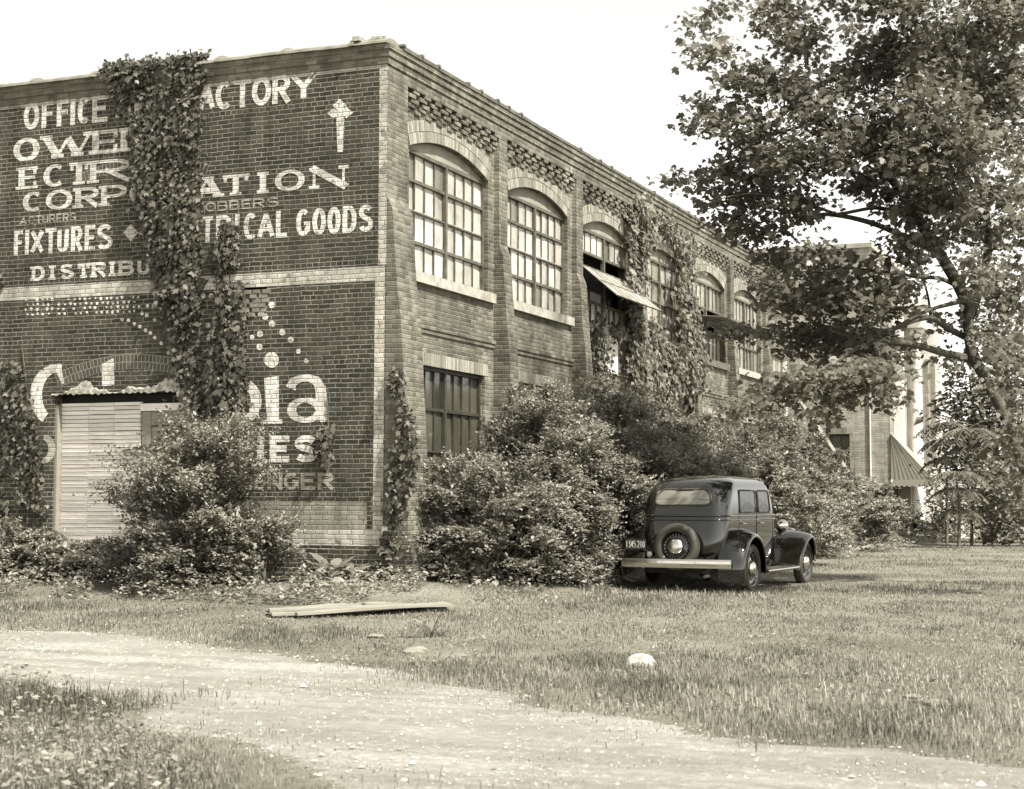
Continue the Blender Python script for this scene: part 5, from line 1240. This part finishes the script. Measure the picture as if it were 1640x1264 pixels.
mk('wheel_bolts', mb.v, mb.f, M['rubber'], parent=e, local=True)
mb = MB(); mb.lathe([(.125, -.02), (.128, -.05), (.118, -.075), (.085, -.098), (.04, -.108), (.0005, -.110)], (0, 0, 0), 'y', 30); mk('hubcap', mb.v, mb.f, M['chrome'], parent=e, local=True, smooth_=True)
mb = MB(); mb.tube([(0, -.72, .72), (0, -.9, .73)], .07, 12); mb.build('spare_bracket', M['paint'], **L_)
# bumpers: broad flat bars, slightly bowed
def bumper(y, z, hwid, bow, name, hh=.062):
    V = []; n = 20
    for k in range(n + 1):
        x = -hwid + 2 * hwid * k / n; yy = y + bow * (x / hwid) ** 2
        for a, b in ((-.012, -hh), (-.022, -hh * .6), (-.026, 0), (-.022, hh * .6), (-.012, hh), (.008, hh), (.008, -hh)): V.append((x, yy + a * math.copysign(1, bow), z + b))
    Fc = [(7 * k + j, 7 * k + (j + 1) % 7, 7 * k + 7 + (j + 1) % 7, 7 * k + 7 + j) for k in range(n) for j in range(7)] + [tuple(range(7))[::-1], tuple(7 * n + j for j in range(7))]
    return mk(name, V, Fc, M['chrome'], smooth_=False, **L_)
b_ = bumper(-1.02, .455, .835, .07, 'rear_bumper'); bumper(3.36, .44, .84, -.08, 'front_bumper')
mb = MB()
for x in (-.36, .36):
    mb.box(x - .03, x + .03, -1.00, -.55, .40, .45); mb.box(x - .025, x + .025, 3.0, 3.34, .42, .47)
mb.build('bumper_iron', M['underside'], **L_)
mb = MB()
for x in (-.34, .34): mb.lathe([(.022, 0), (.020, -.012), (.0005, -.016)], (x, -1.042, .455), 'y', 10)
mb.build('bumper_bolts', M['chrome'], parent=b_, local=True)
mb = MB(); mb.box(-.50, .50, -.60, 3.0, .30, .42); mb.box(-.62, .62, -.04, .04, .30, .40); mb.box(-.62, .62, WB - .04, WB + .04, .28, .36); mb.box(-.60, .60, -.72, -.55, .30, .50); mb.build('chassis', M['underside'], **L_)
mb = MB(); mb.tube([(.42, -.9, .27), (.42, 1.0, .27)], .025, 8); mb.build('exhaust_pipe', M['steel'], **L_)
# lamps
for s in (1, -1):
    mb = MB(); mb.lathe([(.0005, -.17), (.04, -.16), (.075, -.11), (.098, -.03), (.105, .03), (.102, .05)], (s * .45, 2.72, .95), 'y', 24); h_ = mb.build('headlight', M['chrome'], smooth_=True, **L_)
    mb = MB(); mb.lathe([(.100, .045), (.06, .065), (.0005, .072)], (s * .45, 2.72, .95), 'y', 24); mb.build('lens', M['lampglass'], parent=h_, local=True, smooth_=True)
    mb = MB(); mb.tube([(s * .34, 2.7, .76), (s * .43, 2.72, .87)], .022, 8); mb.build('bracket', M['paint'], parent=h_, local=True)
    if s > 0: continue
    mb = MB(); mb.tube([(s * .40, -.60, .58), (s * .44, -.78, .57), (s * .44, -.84, .57)], .014, 6); mb.lathe([(.02, .10), (.045, .05), (.052, .0), (.05, -.02)], (s * .44, -.84, .57), 'y', 20); tl = mb.build('tail_lamp', M['paint'], smooth_=True, **L_)
    mb = MB(); mb.lathe([(.050, -.018), (.03, -.034), (.0005, -.040)], (s * .44, -.84, .57), 'y', 20); mb.build('lens', M['lampglass'], parent=tl, local=True, smooth_=True)
# number plate, pale digits on dark enamel
pl_ = MB(); PX, PYY, PZ = -.70, -.76, .715; pl_.box(PX - .165, PX + .165, PYY, PYY + .006, PZ - .075, PZ + .075); pl_.tube([(PX + .1, PYY + .02, PZ - .07), (-.46, -.80, .60)], .01, 5); plate = pl_.build('number_plate', M['plate'], **L_)
SEG = {'1': [[(.5, 0), (.5, 1)], [(.5, 1), (.2, .8)]], '3': [[(0, 1), (1, 1), (.4, .55), (.8, .52), (1, .3), (.8, .02), (.1, .02)]], '4': [[(.75, 0), (.75, 1)], [(.7, 1), (0, .32)], [(0, .3), (1, .3)]], '5': [[(1, 1), (.1, 1), (.05, .55), (.7, .6), (1, .35), (.8, .03), (.05, .03)]],
       '2': [[(0, .8), (.2, 1), (.8, 1), (1, .75), (.8, .5), (0, 0), (1, 0)]], '0': [arc(.5, .5, .5, .5, 0, 360, 16)]}
dg = Paint(); xx = PX - .150
for chd in '1345 210':
    if chd == ' ': xx += .018; continue
    for st in SEG[chd]: dg.ribbon([(xx + p[0] * .026, PZ - .045 + p[1] * .09) for p in st], .011, .010)
    xx += .041
mk('plate_digits', [(x, PYY + d, z) for x, d, z in dg.mb.v], dg.mb.f, M['plate_white'], parent=plate, local=True)

# ------------------------------------------------------------------ grass
def blades(P, h, wid, lean, name, mat):
    n = len(P); a = RNG.uniform(0, 6.28, n); d = np.stack([np.cos(a), np.sin(a)], -1); sd = np.stack([-d[:, 1], d[:, 0]], -1)
    z = ground_z(P[:, 0], P[:, 1]); V = np.empty((n, 5, 3)); w = wid[:, None]
    b = P; m_ = P + d * (lean * h * .35)[:, None]; t_ = P + d * (lean * h)[:, None]
    V[:, 0, :2] = b - sd * w / 2; V[:, 1, :2] = b + sd * w / 2; V[:, 2, :2] = m_ + sd * w * .38; V[:, 3, :2] = m_ - sd * w * .38; V[:, 4, :2] = t_
    V[:, 0, 2] = V[:, 1, 2] = z - .01; V[:, 2, 2] = V[:, 3, 2] = z + h * .62; V[:, 4, 2] = z + h * np.sqrt(np.maximum(1 - lean ** 2 * .6, .2))
    i = (np.arange(n) * 5)[:, None]; Fc = np.concatenate([i + np.array([[0, 1, 2]]), i + np.array([[0, 2, 3]]), i + np.array([[3, 2, 4]])], 1).reshape(-1, 3)
    o = mk(name, V.reshape(-1, 3), Fc, mat); o['kind'] = 'stuff'; return o
def scatter(n, lo, hi):
    P = np.stack([RNG.uniform(lo[0], hi[0], n), RNG.uniform(lo[1], hi[1], n)], -1); q = proj(np.c_[P, ground_z(P[:, 0], P[:, 1])])
    ok = (q[:, 2] > 3) & (q[:, 0] > -500) & (q[:, 0] < 2500) & (q[:, 1] < 1480)
    return P[ok], q[ok, 2]
wg1, wg2, wg3 = Wob(31, 1.1), Wob(32, 4.), Wob(33, .5)
def grass_field(n, lo, hi, dref, name, hscale=1.):
    P, dep = scatter(n, lo, hi); keep = RNG.random(len(P)) < np.minimum(1, (dref / dep) ** 1.3)
    keep &= ~((P[:, 0] < .02) & (P[:, 1] > -.06)) & ~on_road(P + RNG.normal(0, .30, P.shape), .55); P, dep = P[keep], dep[keep]
    f = .5 + .5 * np.tanh(wg1(P) * .8 + wg2(P) * .6); keep = RNG.random(len(P)) < .25 + .75 * f; P, dep, f = P[keep], dep[keep], f[keep]
    h = (.020 + .042 * f ** 1.6 + .016 * np.maximum(wg3(P), 0) + .05 * (wg2(P * .7 + 3.) > 1.5)) * np.exp(RNG.normal(0, .3, len(P))) * hscale; w = .003 + .00022 * dep
    return blades(P, h, w * np.exp(RNG.normal(0, .25, len(P))), np.clip(RNG.normal(.62, .28, len(P)), 0, 1.15), name, M['grass'])
grass_field(1250000, (-13, -20), (22, 5), 13., 'grass')
grass_field(600000, (-.2, 4), (34, 62), 24., 'grass', .9)
P, dep = scatter(90000, (2, -16), (16, 3)); k = (wg1(P * .55 + 11.) + .6 * wg2(P * .5 + 2.) > .75) & ~on_road(P, .4); P = P[k]; dep = dep[k]
blades(P, (.048 + .02 * np.clip(wg3(P), -1, 1)) * np.exp(RNG.normal(0, .35, len(P))), .0028 + .0002 * dep, np.clip(RNG.normal(.6, .3, len(P)), 0, 1.1), 'grass', M['wisp'])
# sparse tufts creeping over the track
P = np.stack([RNG.uniform(-6, 13, 26000), RNG.uniform(-18, -3, 26000)], -1); k = on_road(P, .1) & (wg2(P) + wg1(P) > .9); P = P[k]
blades(P, .03 * np.exp(RNG.normal(0, .4, len(P))), np.full(len(P), .006), np.full(len(P), .6), 'track_grass', M['grass'])
# leafy ground cover: weeds along the wall and in the lower left corner
def cover(name, P, size, hmax, mat, seed):
    r = np.random.default_rng(seed); n = len(P); z = ground_z(P[:, 0], P[:, 1]) + r.random(n) * hmax; a = r.uniform(0, 6.28, n)
    o = leaves(name, np.c_[P, z], np.stack([np.cos(a), np.sin(a), r.normal(.15, .4, n)], -1), np.array([0, 0, 1.]) + r.normal(0, .4, (n, 3)), size * np.exp(r.normal(0, .35, n)), LEAF_OVAL, mat, None); o['kind'] = 'stuff'; return o
q = np.array([pG(*p)[:2] for p in fill_poly([(-80, 1075), (60, 1090), (130, 1120), (200, 1165), (300, 1215), (330, 1290), (-80, 1290)], 5200)]); hq = .10 + .16 * np.clip(.5 + .5 * wg2(q * 1.4), 0, 1)
cover('weed_cover', q[::2], .035, .16, M['leaf_bush'], 71)
qq = np.repeat(q, 3, 0) + RNG.normal(0, .12, (len(q) * 3, 2)); qq = qq[~on_road(qq, .3)]
blades(qq, (.08 + .07 * np.clip(wg1(qq), -.8, 1.5)) * np.exp(RNG.normal(0, .35, len(qq))), np.full(len(qq), .007), np.clip(RNG.normal(.5, .3, len(qq)), 0, 1.1), 'grass', M['grass'])
q = np.stack([RNG.uniform(-8, 14, 90000), RNG.uniform(-15, 5, 90000)], -1); q = q[(wg2(q * 1.3 + 9.) > .1) & ~on_road(q, .5) & ~((q[:, 0] < .1) & (q[:, 1] > -.1))]
cover('weed_cover', q, .024, .045, M['weed'], 75)
P = np.stack([RNG.uniform(-8, 1.2, 9000), RNG.uniform(-2.6, -.1, 9000)], -1); P = P[(wg2(P * .8) > -.35)]
cover('weed_cover', P, .065, .26, M['weed'], 72)
P = np.stack([RNG.uniform(.5, 4.2, 3600), RNG.uniform(-1.2, 5, 3600)], -1); P = P[(P[:, 0] < 2.9 - .1 * P[:, 1]) & (wg2(P) > -.1)]; cover('weed_cover', P, .06, .17, M['weed'], 73)
P = np.stack([RNG.uniform(.3, 3.4, 4200), RNG.uniform(14, 46, 4200)], -1); P = P[wg1(P) > -.5]; cover('weed_cover', P, .12, .32, M['weed'], 74)
for o in scene.objects:
    if o.name.split('.')[0] in ('grass', 'track_grass', 'weed_cover', 'gravel'):
        o['kind'] = 'stuff'; o['category'] = 'grass' if 'grass' in o.name else o.name.split('.')[0].replace('_', ' ')
